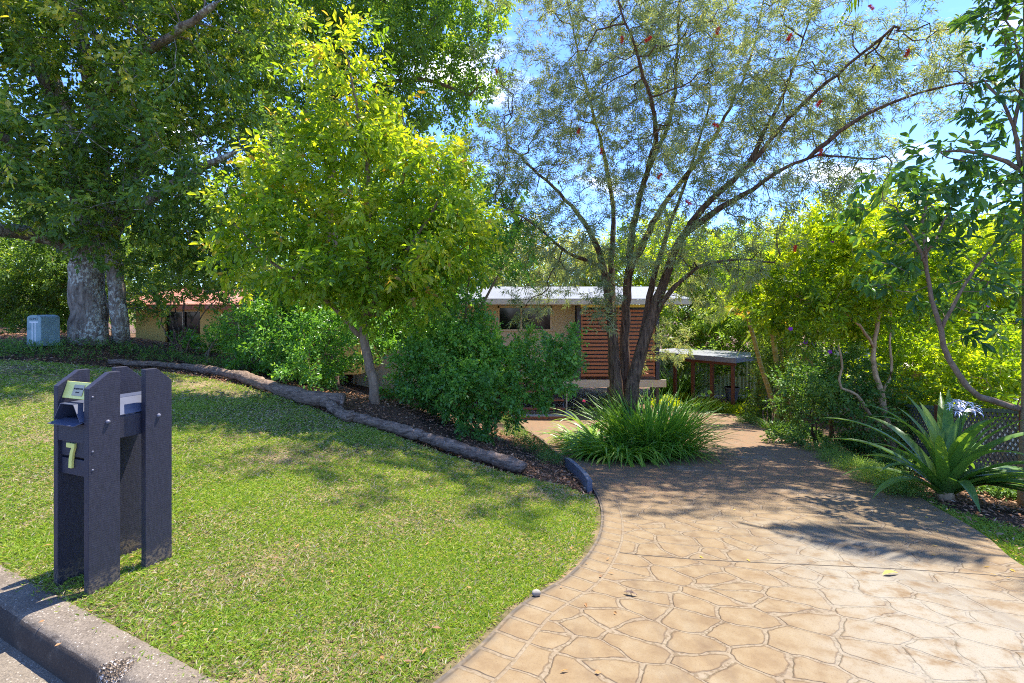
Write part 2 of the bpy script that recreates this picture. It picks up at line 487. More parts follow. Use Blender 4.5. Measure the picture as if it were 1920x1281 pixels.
def concretemat(name, c0, c1, dark=True):
    m, t = material(name)
    p = t.pos()
    n1 = t.noise(p, 5.0, 7.0, .65)
    n2 = t.noise(p, 120.0, 3.0, .7)
    v = t.n('TexVoronoi', {'Vector': p, 'Scale': 95.0})
    vr = t.n('SeparateColor', {0: v.outputs['Color']}).outputs[0]
    spk = t.math('MULTIPLY', t.smooth(v.outputs['Distance'], .42, .25), t.smooth(vr, .62, .7))
    c = t.ramp(n1, [(.3, c0), (.7, c1)])
    c = t.mix(t.math('MULTIPLY', t.smooth(n2, .45, .62), .55), c, tuple(x * .45 for x in c0))
    c = t.mix(t.math('MULTIPLY', spk, .55), c, t.ramp(t.n('SeparateColor', {0: v.outputs['Color']}).outputs[1], [(0, (.12, .10, .08)), (.5, (.42, .34, .24)), (1, (.62, .56, .48))]))
    if dark:
        # grime and painted shade on upright face, broken patch with bare aggregate
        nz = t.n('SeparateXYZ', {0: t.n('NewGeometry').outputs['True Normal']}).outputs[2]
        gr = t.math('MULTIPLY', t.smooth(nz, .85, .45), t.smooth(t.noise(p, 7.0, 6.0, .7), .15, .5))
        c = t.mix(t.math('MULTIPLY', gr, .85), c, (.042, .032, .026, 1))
        pt = t.n('VectorMath', {0: p, 1: (-1.715, 2.085, -.03)}, operation='DISTANCE').outputs['Value']
        br = t.smooth(t.math('ADD', pt, t.math('MULTIPLY', t.math('SUBTRACT', t.noise(p, 22.0, 4.0), .5), .09)), .088, .07)
        v2 = t.n('TexVoronoi', {'Vector': p, 'Scale': 130.0})
        bc = t.ramp(t.n('SeparateColor', {0: v2.outputs['Color']}).outputs[0], [(0, (.03, .025, .02)), (.5, (.12, .085, .055)), (.85, (.28, .22, .16)), (1, (.5, .46, .42))])
        c = t.mix(br, c, bc)
        hh = t.math('SUBTRACT', t.math('MULTIPLY', n2, .5), t.math('MULTIPLY', br, t.math('ADD', 1.2, t.math('MULTIPLY', v2.outputs['Distance'], -2.0))))
    else:
        hh = n2
    bn = t.n('Bump', {'Height': hh, 'Strength': .6, 'Distance': .012})
    b = t.n('BsdfPrincipled', {'Base Color': c, 'Roughness': .9, 'Normal': bn.outputs[0], 'Specular IOR Level': .2})
    t.n('OutputMaterial', {0: b.outputs[0]})
    return m
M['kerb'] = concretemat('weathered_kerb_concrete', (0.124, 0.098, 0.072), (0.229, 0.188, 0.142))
M['gutter'] = concretemat('gutter_concrete', (0.162, 0.131, 0.094), (0.247, 0.203, 0.148), False)
M['asphalt'] = concretemat('asphalt', (.045, .045, .047), (.07, .068, .066), False)

def drivemat():
    m, t = material('stamped_stone_paving')
    tc = t.n('TexCoord')
    p, uv = tc.outputs['Object'], tc.outputs['UV']
    flat = t.n('Mapping', {0: p, 3: (1, 1, 0), 2: (0, 0, R(24))}).outputs[0]
    wob = t.n('VectorMath', {0: t.noise(flat, 3.2, 3.0, out=1), 1: (.5, .5, .5)}, operation='SUBTRACT').outputs[0]
    warp = t.n('VectorMath', {0: flat, 1: t.n('VectorMath', {0: wob, 3: .13}, operation='SCALE').outputs[0]}, operation='ADD').outputs[0]
    warp = t.n('Mapping', {0: warp, 3: (1.0, 1.35, 0)}).outputs[0]
    kw = {'Vector': warp, 'Scale': 3.9, 'Randomness': .84}
    f1 = t.n('TexVoronoi', kw, voronoi_dimensions='2D', feature='F1')
    f2 = t.n('TexVoronoi', kw, voronoi_dimensions='2D', feature='F2')
    de = t.n('TexVoronoi', kw, voronoi_dimensions='2D', feature='DISTANCE_TO_EDGE')
    fine = t.noise(flat, 34.0, 5.0, .6)
    edge = t.math('ADD', t.math('MINIMUM', de.outputs['Distance'], t.math('MULTIPLY', t.math('SUBTRACT', f2.outputs['Distance'], f1.outputs['Distance']), .42)), t.math('MULTIPLY', t.math('SUBTRACT', fine, .5), .028))
    g1 = t.smooth(edge, .042, .022)
    su = t.n('SeparateXYZ', {0: uv})
    u, v = su.outputs[0], su.outputs[1]
    inb = t.math('LESS_THAN', u, .205)
    vw = t.math('ADD', v, t.math('MULTIPLY', t.math('SUBTRACT', t.noise(flat, 6.0, 2.0), .5), .03))
    fr = t.math('FRACT', t.math('DIVIDE', vw, .165))
    bl = t.math('MAXIMUM', t.smooth(t.math('MINIMUM', fr, t.math('SUBTRACT', 1.0, fr)), .10, .045), t.smooth(t.math('ABSOLUTE', t.math('SUBTRACT', u, .2)), .018, .008))
    bl = t.math('MAXIMUM', bl, t.smooth(u, .03, .012))
    g = t.math('ADD', t.math('MULTIPLY', inb, bl), t.math('MULTIPLY', t.math('SUBTRACT', 1.0, inb), g1))
    # stone colour
    cellr = t.n('SeparateColor', {0: f1.outputs['Color']}).outputs[0]
    big = t.noise(flat, .9, 5.0, .6)
    mid = t.noise(flat, 7.0, 6.0, .65)
    st = t.ramp(mid, [(.28, (0.138, 0.088, 0.044)), (.5, (0.201, 0.142, 0.075)), (.75, (0.245, 0.193, 0.117))])
    st = t.mix(t.math('MULTIPLY', cellr, .35), st, (0.207, 0.138, 0.069, 1))
    # red-brown tint paints warm shade down the drive, bleached wheel track near the street
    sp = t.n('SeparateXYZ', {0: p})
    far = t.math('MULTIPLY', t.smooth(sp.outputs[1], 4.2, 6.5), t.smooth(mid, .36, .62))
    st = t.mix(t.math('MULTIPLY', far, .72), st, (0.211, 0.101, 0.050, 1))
    tr = t.n('VectorMath', {0: p, 1: (2.35, 1.9, 0)}, operation='SUBTRACT').outputs[0]
    trl = t.n('VectorMath', {0: t.n('Mapping', {0: tr, 3: (1.0, .42, 0), 2: (0, 0, R(8))}).outputs[0]}, operation='LENGTH').outputs['Value']
    worn = t.math('MULTIPLY', t.smooth(t.math('ADD', trl, t.math('MULTIPLY', t.math('SUBTRACT', big, .5), 1.6)), 1.15, .35), t.smooth(mid, .30, .56))
    worn = t.math('MAXIMUM', worn, t.math('MULTIPLY', t.smooth(big, .56, .70), t.smooth(mid, .4, .62)))
    st = t.mix(t.math('MULTIPLY', worn, .85), st, (0.245, 0.219, 0.167, 1))
    spk = t.smooth(t.noise(flat, 110.0, 4.0, .8), .54, .66)
    st = t.mix(t.math('MULTIPLY', spk, .55), st, (0.111, 0.069, 0.040, 1))
    # joints: pale mortar with dark and pale aggregate
    va = t.n('TexVoronoi', {'Vector': flat, 'Scale': 75.0}, voronoi_dimensions='2D')
    ar = t.n('SeparateColor', {0: va.outputs['Color']}).outputs[0]
    gc = t.ramp(ar, [(0, (0.035, 0.038, 0.040)), (.17, (0.063, 0.062, 0.059)), (.2, (0.187, 0.165, 0.132)), (.7, (0.256, 0.227, 0.184)), (1, (0.298, 0.275, 0.238))], 'CONSTANT')
    gc = t.mix(t.math('MULTIPLY', inb, .25), gc, (0.219, 0.185, 0.137, 1))
    g = t.math('MULTIPLY', g, t.math('SUBTRACT', 1.0, t.math('MULTIPLY', t.smooth(sp.outputs[1], 4.0, 8.0), .4)))
    gc = t.mix(.70, gc, st)
    rim = t.math('MULTIPLY', t.math('SUBTRACT', .75, t.math('MULTIPLY', worn, .6)), t.smooth(t.math('ABSOLUTE', t.math('SUBTRACT', edge, .044)), .012, .002))  # thin shadow line painted round each stone; border bricks get one too
    brim = t.math('MULTIPLY', inb, t.math('MULTIPLY', bl, t.math('SUBTRACT', 1.0, bl)))
    rim = t.math('ADD', t.math('MULTIPLY', rim, t.math('SUBTRACT', 1.0, inb)), t.math('MULTIPLY', brim, 2.6))
    g = t.math('MULTIPLY', g, t.math('SUBTRACT', 1.0, t.math('MULTIPLY', worn, .45)))
    st = t.mix(t.math('MULTIPLY', t.math('MINIMUM', rim, 1.0), t.smooth(fine, .3, .55)), st, (0.101, 0.063, 0.036, 1))
    tyre = t.smooth(t.noise(t.n('Mapping', {0: p, 2: (0, 0, R(-17)), 3: (3.2, .22, 0)}).outputs[0], 1.4, 5.0, .6), .50, .72)
    st = t.mix(t.math('MULTIPLY', tyre, .38), st, (0.106, 0.080, 0.057, 1))
    c = t.mix(g, st, gc)
    # moss and dirt along the lawn edge
    ed = t.math('MULTIPLY', t.smooth(u, .07, .0), t.smooth(t.noise(flat, 14.0, 5.0), .3, .6))
    c = t.mix(t.math('MULTIPLY', ed, .85), c, (0.069, 0.059, 0.050, 1))
    # saw-cut control joint across the drive
    cj = t.math('ADD', t.math('MULTIPLY', sp.outputs[0], .20), t.math('MULTIPLY', sp.outputs[1], .98))
    cjl = t.smooth(t.math('ABSOLUTE', t.math('SUBTRACT', cj, 3.62)), .0075, .0045)
    cjl = t.math('MULTIPLY', cjl, t.smooth(u, .2, .22))
    c = t.mix(cjl, c, (0.048, 0.038, 0.030, 1))
    hgt = t.math('SUBTRACT', t.math('ADD', t.math('MULTIPLY', mid, .35), t.math('MULTIPLY', fine, .2)), t.math('ADD', t.math('MULTIPLY', g, .7), cjl))
    bn = t.n('Bump', {'Height': hgt, 'Strength': .8, 'Distance': .016})
    b = t.n('BsdfPrincipled', {'Base Color': c, 'Roughness': .8, 'Normal': bn.outputs[0], 'Specular IOR Level': .25})
    t.n('OutputMaterial', {0: b.outputs[0]})
    return m
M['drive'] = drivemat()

# ------------------------------------------------------------------ ground, road, kerb, drive
def axis(pts):
    out = []
    for (a, b, s) in pts:
        out += list(np.arange(a, b, s))
    return np.array(out + [pts[-1][1]])
gx = axis([(-600, -120, 120), (-120, -30, 15), (-30, -12, 1.0), (-12, 10, .14), (10, 30, 1.0), (30, 120, 15), (120, 600, 120)])
gy = axis([(-200, -20, 45), (-20, 0, 2.0), (0, 18, .14), (18, 36, 1.0), (36, 120, 14), (120, 900, 130)])
X, Y = np.meshgrid(gx, gy)
Z = G(X, Y) - .03
Z = np.where(kerb_d(X, Y) > 0.06, np.minimum(Z, 0) - .6, Z)
# soil stays well under the paved drive
driveL, driveR = spline(LEFT, 160), spline(RIGHT, 160)
dpoly = np.r_[driveL, driveR[::-1]]
Z = np.where(inside(X, Y, dpoly), Z - .03, Z)
nx, ny = len(gx), len(gy)
ii = (np.arange(ny - 1)[:, None] * nx + np.arange(nx - 1)[None, :]).ravel()
mb = MB().add(np.c_[X.ravel(), Y.ravel(), Z.ravel()], np.stack([ii, ii + 1, ii + nx + 1, ii + nx], -1))
tag(mb.build('ground', M['ground'], smooth=True), kind='structure')

# lawn sheet, clipped to its outline
LOGLINE = [(-30, 15.5), (-14, 10.4)] + [tuple(hit(a, b)[:2]) for (a, b) in ((0, 676), (110, 682), (205, 690), (320, 700), (430, 718), (530, 745), (640, 785), (720, 812), (800, 840), (900, 872), (985, 897), (1060, 912), (1097, 928))]
kerbpts = [tuple(K0 + KD * s + KN * .08) for s in (-.5, .5, 2, 4, 8, 14, 30)]
LAWN = LOGLINE + [(p[0] - .035, p[1] + .012) for p in driveL[::-1] if p[1] < 5.35] + kerbpts
def sheet(poly, step, off, x0, x1, y0, y1):
    xs, ys = np.arange(x0, x1, step), np.arange(y0, y1, step)
    Xs, Ys = np.meshgrid(xs, ys)
    cx, cy = Xs[:-1, :-1] + step / 2, Ys[:-1, :-1] + step / 2
    keep = inside(cx, cy, poly).ravel()
    n = len(xs)
    i = (np.arange(len(ys) - 1)[:, None] * n + np.arange(n - 1)[None, :]).ravel()[keep]
    f = np.stack([i, i + 1, i + n + 1, i + n], -1)
    used = np.unique(f)
    mp = np.zeros(Xs.size, int)
    mp[used] = np.arange(len(used))
    px, py = Xs.ravel()[used], Ys.ravel()[used]
    return MB().add(np.c_[px, py, G(px, py) + off], mp[f])
LAWNS = LOGLINE + [(p[0] + .09, p[1]) for p in driveL[::-1] if p[1] < 5.35] + kerbpts
tag(sheet(LAWNS, .05, -.010, -16, 1.2, 1.4, 12).build('lawn', M['lawn'], smooth=True), kind='structure')

# driveway as a loft between its two edges
nu = 34
L3, R3 = driveL, driveR
us = np.r_[0, .05, np.linspace(.1, 1, nu - 2)]
rows = L3[:, None, :] * (1 - us[None, :, None]) + R3[:, None, :] * us[None, :, None]
Zd = G(rows[..., 0], rows[..., 1]) + .012
kd = kerb_d(rows[..., 0], rows[..., 1])
Zd = np.where(kd > -.5, Zd - (kd + .5) * .2, Zd)
vv = np.concatenate([rows, Zd[..., None]], -1)
nr = len(L3)
i = (np.arange(nr - 1)[:, None] * nu + np.arange(nu - 1)[None, :]).ravel()
f = np.stack([i, i + 1, i + nu + 1, i + nu], -1)
mb = MB().add(vv.reshape(-1, 3), f)
for (col, sgn) in ((0, 1), (nu - 1, -1)):       # sides of the slab
    a = vv[:, col, :]
    b = a - np.array([0, 0, .12])
    k = np.arange(nr - 1)
    q = np.stack([k, k + 1, k + 1 + nr, k + nr], -1)
    mb.add(np.r_[a, b], q if sgn < 0 else q[:, ::-1])
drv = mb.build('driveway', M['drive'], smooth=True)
al = np.r_[0, np.cumsum(np.linalg.norm(np.diff(L3, axis=0), axis=1))]
du = np.linalg.norm(rows - L3[:, None, :], axis=-1)
uvv = np.stack([du, np.broadcast_to(al[:, None], du.shape)], -1).reshape(-1, 2)
uvv = np.r_[uvv, np.tile(uvv[:nr] * 0, (4, 1))]
uvl = drv.data.uv_layers.new(name='UVMap')
li = np.zeros(len(drv.data.loops), np.int32)
drv.data.loops.foreach_get('vertex_index', li)
uvl.data.foreach_set('uv', uvv[li].astype(np.float32).ravel())
tag(drv, kind='structure')

def kz(s):
    return .045 * np.maximum(0, s - 2.3) - .10 * np.clip((-.35 - s) / .4, 0, 1)
prof = [(-.06, -.12), (-.005, -.012), (.0, .004), (.02, .008), (.13, .004), (.15, -.004), (.164, -.017), (.174, -.038), (.179, -.07), (.184, -.152), (.188, -.2)]
ss = np.r_[np.arange(-5.4, -1, .3), np.arange(-1, 5, .035), np.arange(5, 30, .5)]
pp = []
for (d, z) in prof:
    q = K0[None, :] + KD[None, :] * ss[:, None] + KN[None, :] * d
    low = np.clip((-.35 - ss) / .4, 0, 1)
    zz_ = kz(ss) + z * (1 - .55 * low)
    nz_ = rng.normal(0, .0016, len(ss)) + np.sin(ss * 3.1 + d * 9) * .002
    dent = np.exp(-(((q[:, 0] + 1.715) ** 2 + (q[:, 1] - 2.085) ** 2) / .0035)) * .03
    if z < -.1:
        dent *= .3
    pp.append(np.c_[q, zz_ + nz_ - dent])
pp = np.stack(pp, 1)
n2 = len(prof)
i = (np.arange(len(ss) - 1)[:, None] * n2 + np.arange(n2 - 1)[None, :]).ravel()
mb = MB().add(pp.reshape(-1, 3), np.stack([i, i + n2, i + n2 + 1, i + 1], -1))
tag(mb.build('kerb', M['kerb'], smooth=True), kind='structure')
def strip(name, mat, d0, d1, z0, z1, m=8):
    ds = np.linspace(d0, d1, m)
    s2 = np.arange(-40, 60, .5)
    v = [np.c_[K0[None, :] + KD * s2[:, None] + KN * d, .045 * np.maximum(0, s2 - 2.3) + z0 + (z1 - z0) * (d - d0) / (d1 - d0)] for d in ds]
    v = np.stack(v, 1)
    i = (np.arange(len(s2) - 1)[:, None] * m + np.arange(m - 1)[None, :]).ravel()
    tag(MB().add(v.reshape(-1, 3), np.stack([i, i + m, i + m + 1, i + 1], -1)).build(name, mat, smooth=True), kind='structure')
strip('gutter', M['gutter'], .17, .62, -.150, -.175)
strip('road', M['asphalt'], .60, 9.0, -.172, -.10)

# ------------------------------------------------------------------ leaves
UP = np.array([0, 0, 1.0])
def leaves(mb, P, D, l, w, tone, fold=.18, tilt=.55, droop=.12, mat=0, up=UP, hexa=False):
    n = len(P)
    D = unit(D)
    ref = unit(up + rng.normal(0, tilt, (n, 3)))
    S = unit(np.cross(D, ref))
    Nn = np.cross(S, D)
    l = np.broadcast_to(l, (n,))[:, None]
    w = np.broadcast_to(w, (n,))[:, None]
    if hexa:
        dn = np.array([0, 0, 1.0]) * l * droop
        v = np.stack([P, P + D * l * .30 + S * w * .42 + Nn * w * fold, P + D * l * .68 + S * w * .5 + Nn * w * fold - dn * .45, P + D * l - dn,
                      P + D * l * .68 - S * w * .5 + Nn * w * fold - dn * .45, P + D * l * .30 - S * w * .42 + Nn * w * fold], 1).reshape(-1, 3)
        k = np.arange(n)[:, None] * 6
        mb.add(v, np.concatenate([k + np.array([[0, 1, 2, 3]]), k + np.array([[0, 3, 4, 5]])]), mat, np.repeat(tone, 6))
        return
    a = P
    b = P + D * l * .42 + S * w * .5 + Nn * w * fold
    c = P + D * l - np.array([0, 0, 1.0]) * l * droop
    d = P + D * l * .42 - S * w * .5 + Nn * w * fold
    v = np.stack([a, b, c, d], 1).reshape(-1, 3)
    k = np.arange(n)[:, None] * 4
    f = np.concatenate([k + np.array([[0, 1, 2]]), k + np.array([[0, 2, 3]])])
    mb.add(v, f, mat, np.repeat(tone, 4))

def spray_template(k, L, ang, whorl, flat=.0):
    """positions and directions of k leaves on a twiglet along +Z"""
    s = (np.arange(k) + rng.uniform(0, .6, k)) / k
    if whorl:
        s = .75 + .25 * s
    az = np.arange(k) * (2.39996 if not flat else math.pi) + rng.normal(0, .35, k)
    an = ang * (1.15 - .45 * s) + rng.normal(0, .18, k)
    an[-1] = .15
    d = np.c_[np.sin(an) * np.cos(az), np.sin(an) * np.sin(az), np.cos(an)]
    p = np.c_[rng.normal(0, .01, (k, 2)), s * L]
    return p, d
def sprays(mb, P, D, kind, tone0, mat=0, scale=None):
    """put one twiglet of leaves at each P along D"""
    m = len(P)
    if not m:
        return
    T = [spray_template(kind['k'], kind['L'], kind.get('ang', .9), kind.get('whorl', False), kind.get('flat', 0)) for _ in range(10)]
    tp = np.stack([a for a, b in T])
    td = np.stack([b for a, b in T])
    ch = rng.integers(0, 10, m)
    D = unit(D)
    r = rng.normal(0, 1, (m, 3))
    u = unit(np.cross(D, r))
    w = np.cross(D, u)
    Rm = np.stack([u, w, D], -1)
    sc = np.ones(m) if scale is None else scale
    base = P[:, None, :] + np.einsum('mij,mkj->mki', Rm, tp[ch]) * sc[:, None, None]
    dr = np.einsum('mij,mkj->mki', Rm, td[ch])
    dr[..., 2] -= kind.get('hang', .1)
    n = m * kind['k']
    l = kind['len'] * rng.uniform(.65, 1.2, n) * np.repeat(sc, kind['k'])
    tone = np.clip(np.repeat(tone0, kind['k']) + rng.normal(0, kind.get('tv', .14), n), 0, 1)
    leaves(mb, base.reshape(-1, 3), dr.reshape(-1, 3), l, l * kind['w'], tone, kind.get('fold', .2), kind.get('tilt', .5), kind.get('droop', .12), mat, UP, kind.get('hexa', False))

K_FIG = dict(k=9, L=.28, len=.112, w=.46, ang=1.0, hang=.25, hexa=True, tilt=1.1)
K_LIME = dict(k=10, L=.32, len=.115, w=.42, ang=1.0, hang=.2, flat=1, hexa=True, tilt=.95)
K_SHRUB = dict(k=9, L=.17, len=.060, w=.56, ang=.95, hang=.0, hexa=True, tilt=1.0, fold=.12)
K_BRUSH = dict(k=13, L=.15, len=.092, w=.145, ang=.85, hang=.28, tilt=1.2)
K_TIB = dict(k=9, L=.20, len=.105, w=.40, ang=.95, hang=.1, tilt=1.1, hexa=True)
K_BACK = dict(k=9, L=.48, len=.21, w=.45, ang=1.0, hang=.2)
K_DARK = dict(k=9, L=.20, len=.15, w=.38, ang=1.15, hang=.42, hexa=True, tilt=.8, tv=.2)

# ------------------------------------------------------------------ trees
def grow(pos, par, A, step, dk, iters=140, wob=.28, trop=0.0):
    pos = [np.asarray(p, float) for p in pos]
    par = list(par)
    nch = [0] * len(pos)
    for p in par:
        if p >= 0:
            nch[p] += 1
    Pn = np.array(pos)
    near = np.empty(len(A), int)
    dist = np.empty(len(A))
    for i in range(0, len(A), 2000):
        d = np.linalg.norm(A[i:i + 2000, None] - Pn[None], axis=-1)
        near[i:i + 2000] = d.argmin(1)
        dist[i:i + 2000] = d.min(1)
    for it in range(iters):
        keep = dist > dk
        A, near, dist = A[keep], near[keep], dist[keep]
        if len(A) == 0:
            break
        ui, inv = np.unique(near, return_inverse=True)
        acc = np.zeros((len(ui), 3))
        base = np.array([pos[k] for k in ui])
        np.add.at(acc, inv, unit(A - base[inv]))
        dr = unit(acc) + rng.normal(0, wob, acc.shape)
        dr[:, 2] += trop
        new = base + unit(dr) * step
        ok = np.array([nch[k] < 4 for k in ui])
        if not ok.any():
            break
        new, src = new[ok], ui[ok]
        n0 = len(pos)
        for q, s in zip(new, src):
            pos.append(q)
            par.append(int(s))
            nch[s] += 1
            nch.append(0)
        d = np.linalg.norm(A[:, None] - new[None], axis=-1)
        j = d.argmin(1)
        dm = d[np.arange(len(A)), j]
        b = dm < dist
        near[b] = n0 + j[b]
        dist[b] = dm[b]
        if len(pos) > 9000:
            break
    return np.array(pos), np.array(par)

def ell(px, py, Y, rx, ry, rd):
    """crown lobe: centre on a sight line at depth Y, radii in photo pixels at that depth, rd metres deep"""
    return (PX(px, py, Y), np.array([rx / FPX * Y, rd, ry / FPX * Y]))

def lobe_points(lobes, n, shell=.35, clump=0, sig=.2):
    if clump:
        c = lobe_points(lobes, max(6, n // clump), shell)
        return np.repeat(c, clump, 0) + rng.normal(0, sig, (len(c) * clump, 3))
    vol = np.array([np.prod(r) ** .9 for c, r in lobes])
    cnt = np.maximum(4, (vol / vol.sum() * n).astype(int))
    out = []
    for (c, r), k in zip(lobes, cnt):
        d = unit(rng.normal(0, 1, (k, 3)))
        s = rng.uniform(0, 1, k) ** shell
        out.append(c + d * s[:, None] * r)
    return np.concatenate(out)

def plant_tree(name, label, cat, guides, lobes, n_attr, kind, lmat, bmat, step=.22, dk=None, spray=2, tipr=.006, thr=.014, tone=.45, tonev=.18,
               group=None, expo=2.2, wob=.3, trop=0.0, jitter=.35, extra=None, foliage='crown', sc=(.8, 1.2), toptone=0.0, base=None, minz=None, shell=.35, spread=.7, dens=1.9, clump=9, sig=None, taper=1.0):
    pos, par, gr = [], [], []
    for gi, (pts, r0, r1) in enumerate(guides):
        p = np.asarray(pts, float)
        ln = np.linalg.norm(np.diff(p, axis=0), axis=1).sum()
        s = spline(p, max(3, int(ln / step) + 1)) if len(p) > 2 else np.linspace(p[0], p[-1], max(3, int(ln / step) + 1))
        s[1:] += rng.normal(0, step * .05, s[1:].shape)
        rr = r1 + (r0 - r1) * (1 - np.linspace(0, 1, len(s))) ** taper
        if gi == 0:
            start = -1
        else:
            start = int(np.linalg.norm(np.array(pos) - s[0], axis=1).argmin()) if gi and np.linalg.norm(np.array(pos) - s[0], axis=1).min() < step * 2.2 else -1
        for k, q in enumerate(s):
            if k == 0 and start >= 0:
                last = start
                continue
            pos.append(q)
            par.append(-1 if k == 0 else last)
            gr.append(rr[k])
            last = len(pos) - 1
    ng = len(pos)
    A = lobe_points(lobes, n_attr, shell, clump, sig or step * 1.15)
    if minz is not None:
        A = A[A[:, 2] > G(A[:, 0], A[:, 1]) + minz]
    P, par = grow(pos, par, A, step, dk or step * 1.25, wob=wob, trop=trop)
    n = len(P)
    rad = np.zeros(n)
    acc = np.zeros(n)
    nch = np.zeros(n, int)
    for k in range(n - 1, -1, -1):
        rad[k] = tipr if acc[k] == 0 else acc[k] ** (1 / expo)
        if par[k] >= 0:
            acc[par[k]] += rad[k] ** expo
            nch[par[k]] += 1
    for k in range(n):
        if k < ng:
            rad[k] = gr[k]
        elif par[k] >= 0:
            rad[k] = min(rad[k], rad[par[k]] * .92)
    b0 = np.array(base if base is not None else guides[0][0][0], float)
    root = thing(name, label, cat, b0, 0, group)
    ch = [[] for _ in range(n)]
    roots = []
    for k in range(n):
        (ch[par[k]] if par[k] >= 0 else roots).append(k)
    tb = MB()
    stack = [(r, None) for r in roots]
    while stack:
        k, p0 = stack.pop()
        line, rr = ([] if p0 is None else [P[p0]]), ([] if p0 is None else [rad[k]])
        while True:
            line.append(P[k])
            rr.append(rad[k])
            c = ch[k]
            if not c:
                break
            c = sorted(c, key=lambda q: -rad[q])
            for q in c[1:]:
                stack.append((q, k))
            k = c[0]
        mr = max(rr)
        if len(line) > 1:
            tb.tube(line, rr, 18 if mr > .08 else 9 if mr > .035 else 5 if mr > .012 else 3, rough=.07 if mr > .03 else 0)
    tb.build('trunk', bmat, root, smooth=True, at=None).matrix_parent_inverse = Matrix.Translation(-Vector(b0))
    # foliage
    dirn = np.zeros((n, 3))
    hp = par >= 0
    dirn[hp] = unit(P[hp] - P[par[hp]])
    spray = max(1, int(round(spray * dens)))
    cand = np.where((rad < thr) & (np.arange(n) >= ng * 0) & hp)[0]
    ends = cand[nch[cand] == 0]
    ids = np.concatenate([np.repeat(cand, spray), np.repeat(ends, spray)])
    pp_ = P[ids] + rng.normal(0, step * jitter, (len(ids), 3))
    dd = dirn[ids] + rng.normal(0, spread, (len(ids), 3)) + np.array([0, 0, .15])
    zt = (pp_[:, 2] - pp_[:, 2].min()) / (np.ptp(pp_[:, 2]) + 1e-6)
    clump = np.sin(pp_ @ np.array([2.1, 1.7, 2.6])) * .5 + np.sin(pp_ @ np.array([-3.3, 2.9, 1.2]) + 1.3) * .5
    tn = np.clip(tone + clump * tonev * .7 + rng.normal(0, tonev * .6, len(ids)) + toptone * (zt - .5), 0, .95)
    fb = MB()
    if minz is not None:
        ok = pp_[:, 2] > G(pp_[:, 0], pp_[:, 1]) + .04
        pp_, dd, tn = pp_[ok], dd[ok], tn[ok]
    sprays(fb, pp_, dd, kind, tn, 0, rng.uniform(*sc, len(pp_)))
    fo = fb.build(foliage, lmat, root)
    fo.matrix_parent_inverse = Matrix.Translation(-Vector(b0))
    print('TREE', name, 'nodes', n, 'leaves', len(pp_) * kind['k'])
    return root, P

def child(root, mb, name, mat, smooth=False):
    o = mb.build(name, mat, root, smooth)
    o.matrix_parent_inverse = Matrix.Translation(-root.location)
    return o
#==MORE==
# ------------------------------------------------------------------ lettering helper
def text_part(name, s, size, mat, parent, loc, rot, ext=.0006, align='CENTER'):
    cu = bpy.data.curves.new(name, 'FONT')
    cu.body = s
    cu.size = size
    cu.extrude = ext
    cu.align_x = align
    cu.align_y = 'CENTER'
    tmp = bpy.data.objects.new(name + '_tmp', cu)
    COL.objects.link(tmp)
    dg = bpy.context.evaluated_depsgraph_get()
    me = bpy.data.meshes.new_from_object(tmp.evaluated_get(dg))
    bpy.data.objects.remove(tmp)
    bpy.data.curves.remove(cu)
    me.name = name
    me.materials.clear()
    me.materials.append(mat)
    o = bpy.data.objects.new(name, me)
    COL.objects.link(o)
    o.parent = parent
    o.location = loc
    o.rotation_euler = rot
    return o

# ------------------------------------------------------------------ letterbox
LB = thing('letterbox', 'charcoal timber letterbox with yellow number seven standing by the kerb', 'letterbox', (-2.443, 2.677, 0), R(-21.1))
RZ = Matrix.Rotation(R(90), 4, 'Z')
fp = [(0, -.12), (.155, -.12), (.155, 1.197), (.100, 1.197), (0, 1.118)]
rp = [(.29, -.12), (.445, -.12), (.445, 1.108), (.355, 1.19), (.29, 1.19)]
for prof_, x0 in ((fp, .12), (fp, -.16), (rp, .12), (rp, -.16)):
    p = MB().prism(prof_, -(x0 + .04), -x0, RZ, 0, .003).build('post', M['charcoal'], LB)
    if x0 > 0:
        y = .092 if prof_ is fp else .365
        bm = bmesh.new()
        bmesh.ops.create_uvsphere(bm, u_segments=12, v_segments=8, radius=.0125)
        MB().bm(bm, Matrix.Translation((.161, y, .92 if prof_ is fp else .90)) @ Matrix.Diagonal((.8, 1, 1, 1))).build('bolt', M['bolt'], p, True)
        if prof_ is fp:
            for z in (1.07, .772, .672):
                bm = bmesh.new()
                bmesh.ops.create_uvsphere(bm, u_segments=10, v_segments=6, radius=.0065)
                MB().bm(bm, Matrix.Translation((.160, .02, z)) @ Matrix.Diagonal((.5, 1, 1, 1))).build('screw', M['bolt'], p, True)
M['boxmetal'] = simple('slate_blue_box_metal', (.07, .08, .12), .35, .1, 20, spec=.6)
MB().box((0, .235, .866), (.236, .41, .128), bevel=.004).build('box_body', M['charcoal'], LB)
lid = MB()
for a, b in (((-.117, .936), (-.058, 1.026)), ((-.058, 1.026), (.058, 1.026)), ((.058, 1.026), (.117, .936))):
    nx_, nz_ = -(b[1] - a[1]), b[0] - a[0]
    l_ = math.hypot(nx_, nz_)
    nx_, nz_ = nx_ / l_ * .004, nz_ / l_ * .004
    lid.prism([a, b, (b[0] + nx_, b[1] + nz_), (a[0] + nx_, a[1] + nz_)], -.018, .43)
lid.build('hood', M['boxmetal'], LB)
lp = MB()
lp.prism([(-.117, .932), (.117, .932), (.117, .935), (-.117, .935)], .02, .26)
lp.box((0, -.012, .929), (.236, .075, .003), Matrix.Rotation(R(14), 4, 'X'))
lp.build('mail_slot_lip', M['boxmetal'], LB)
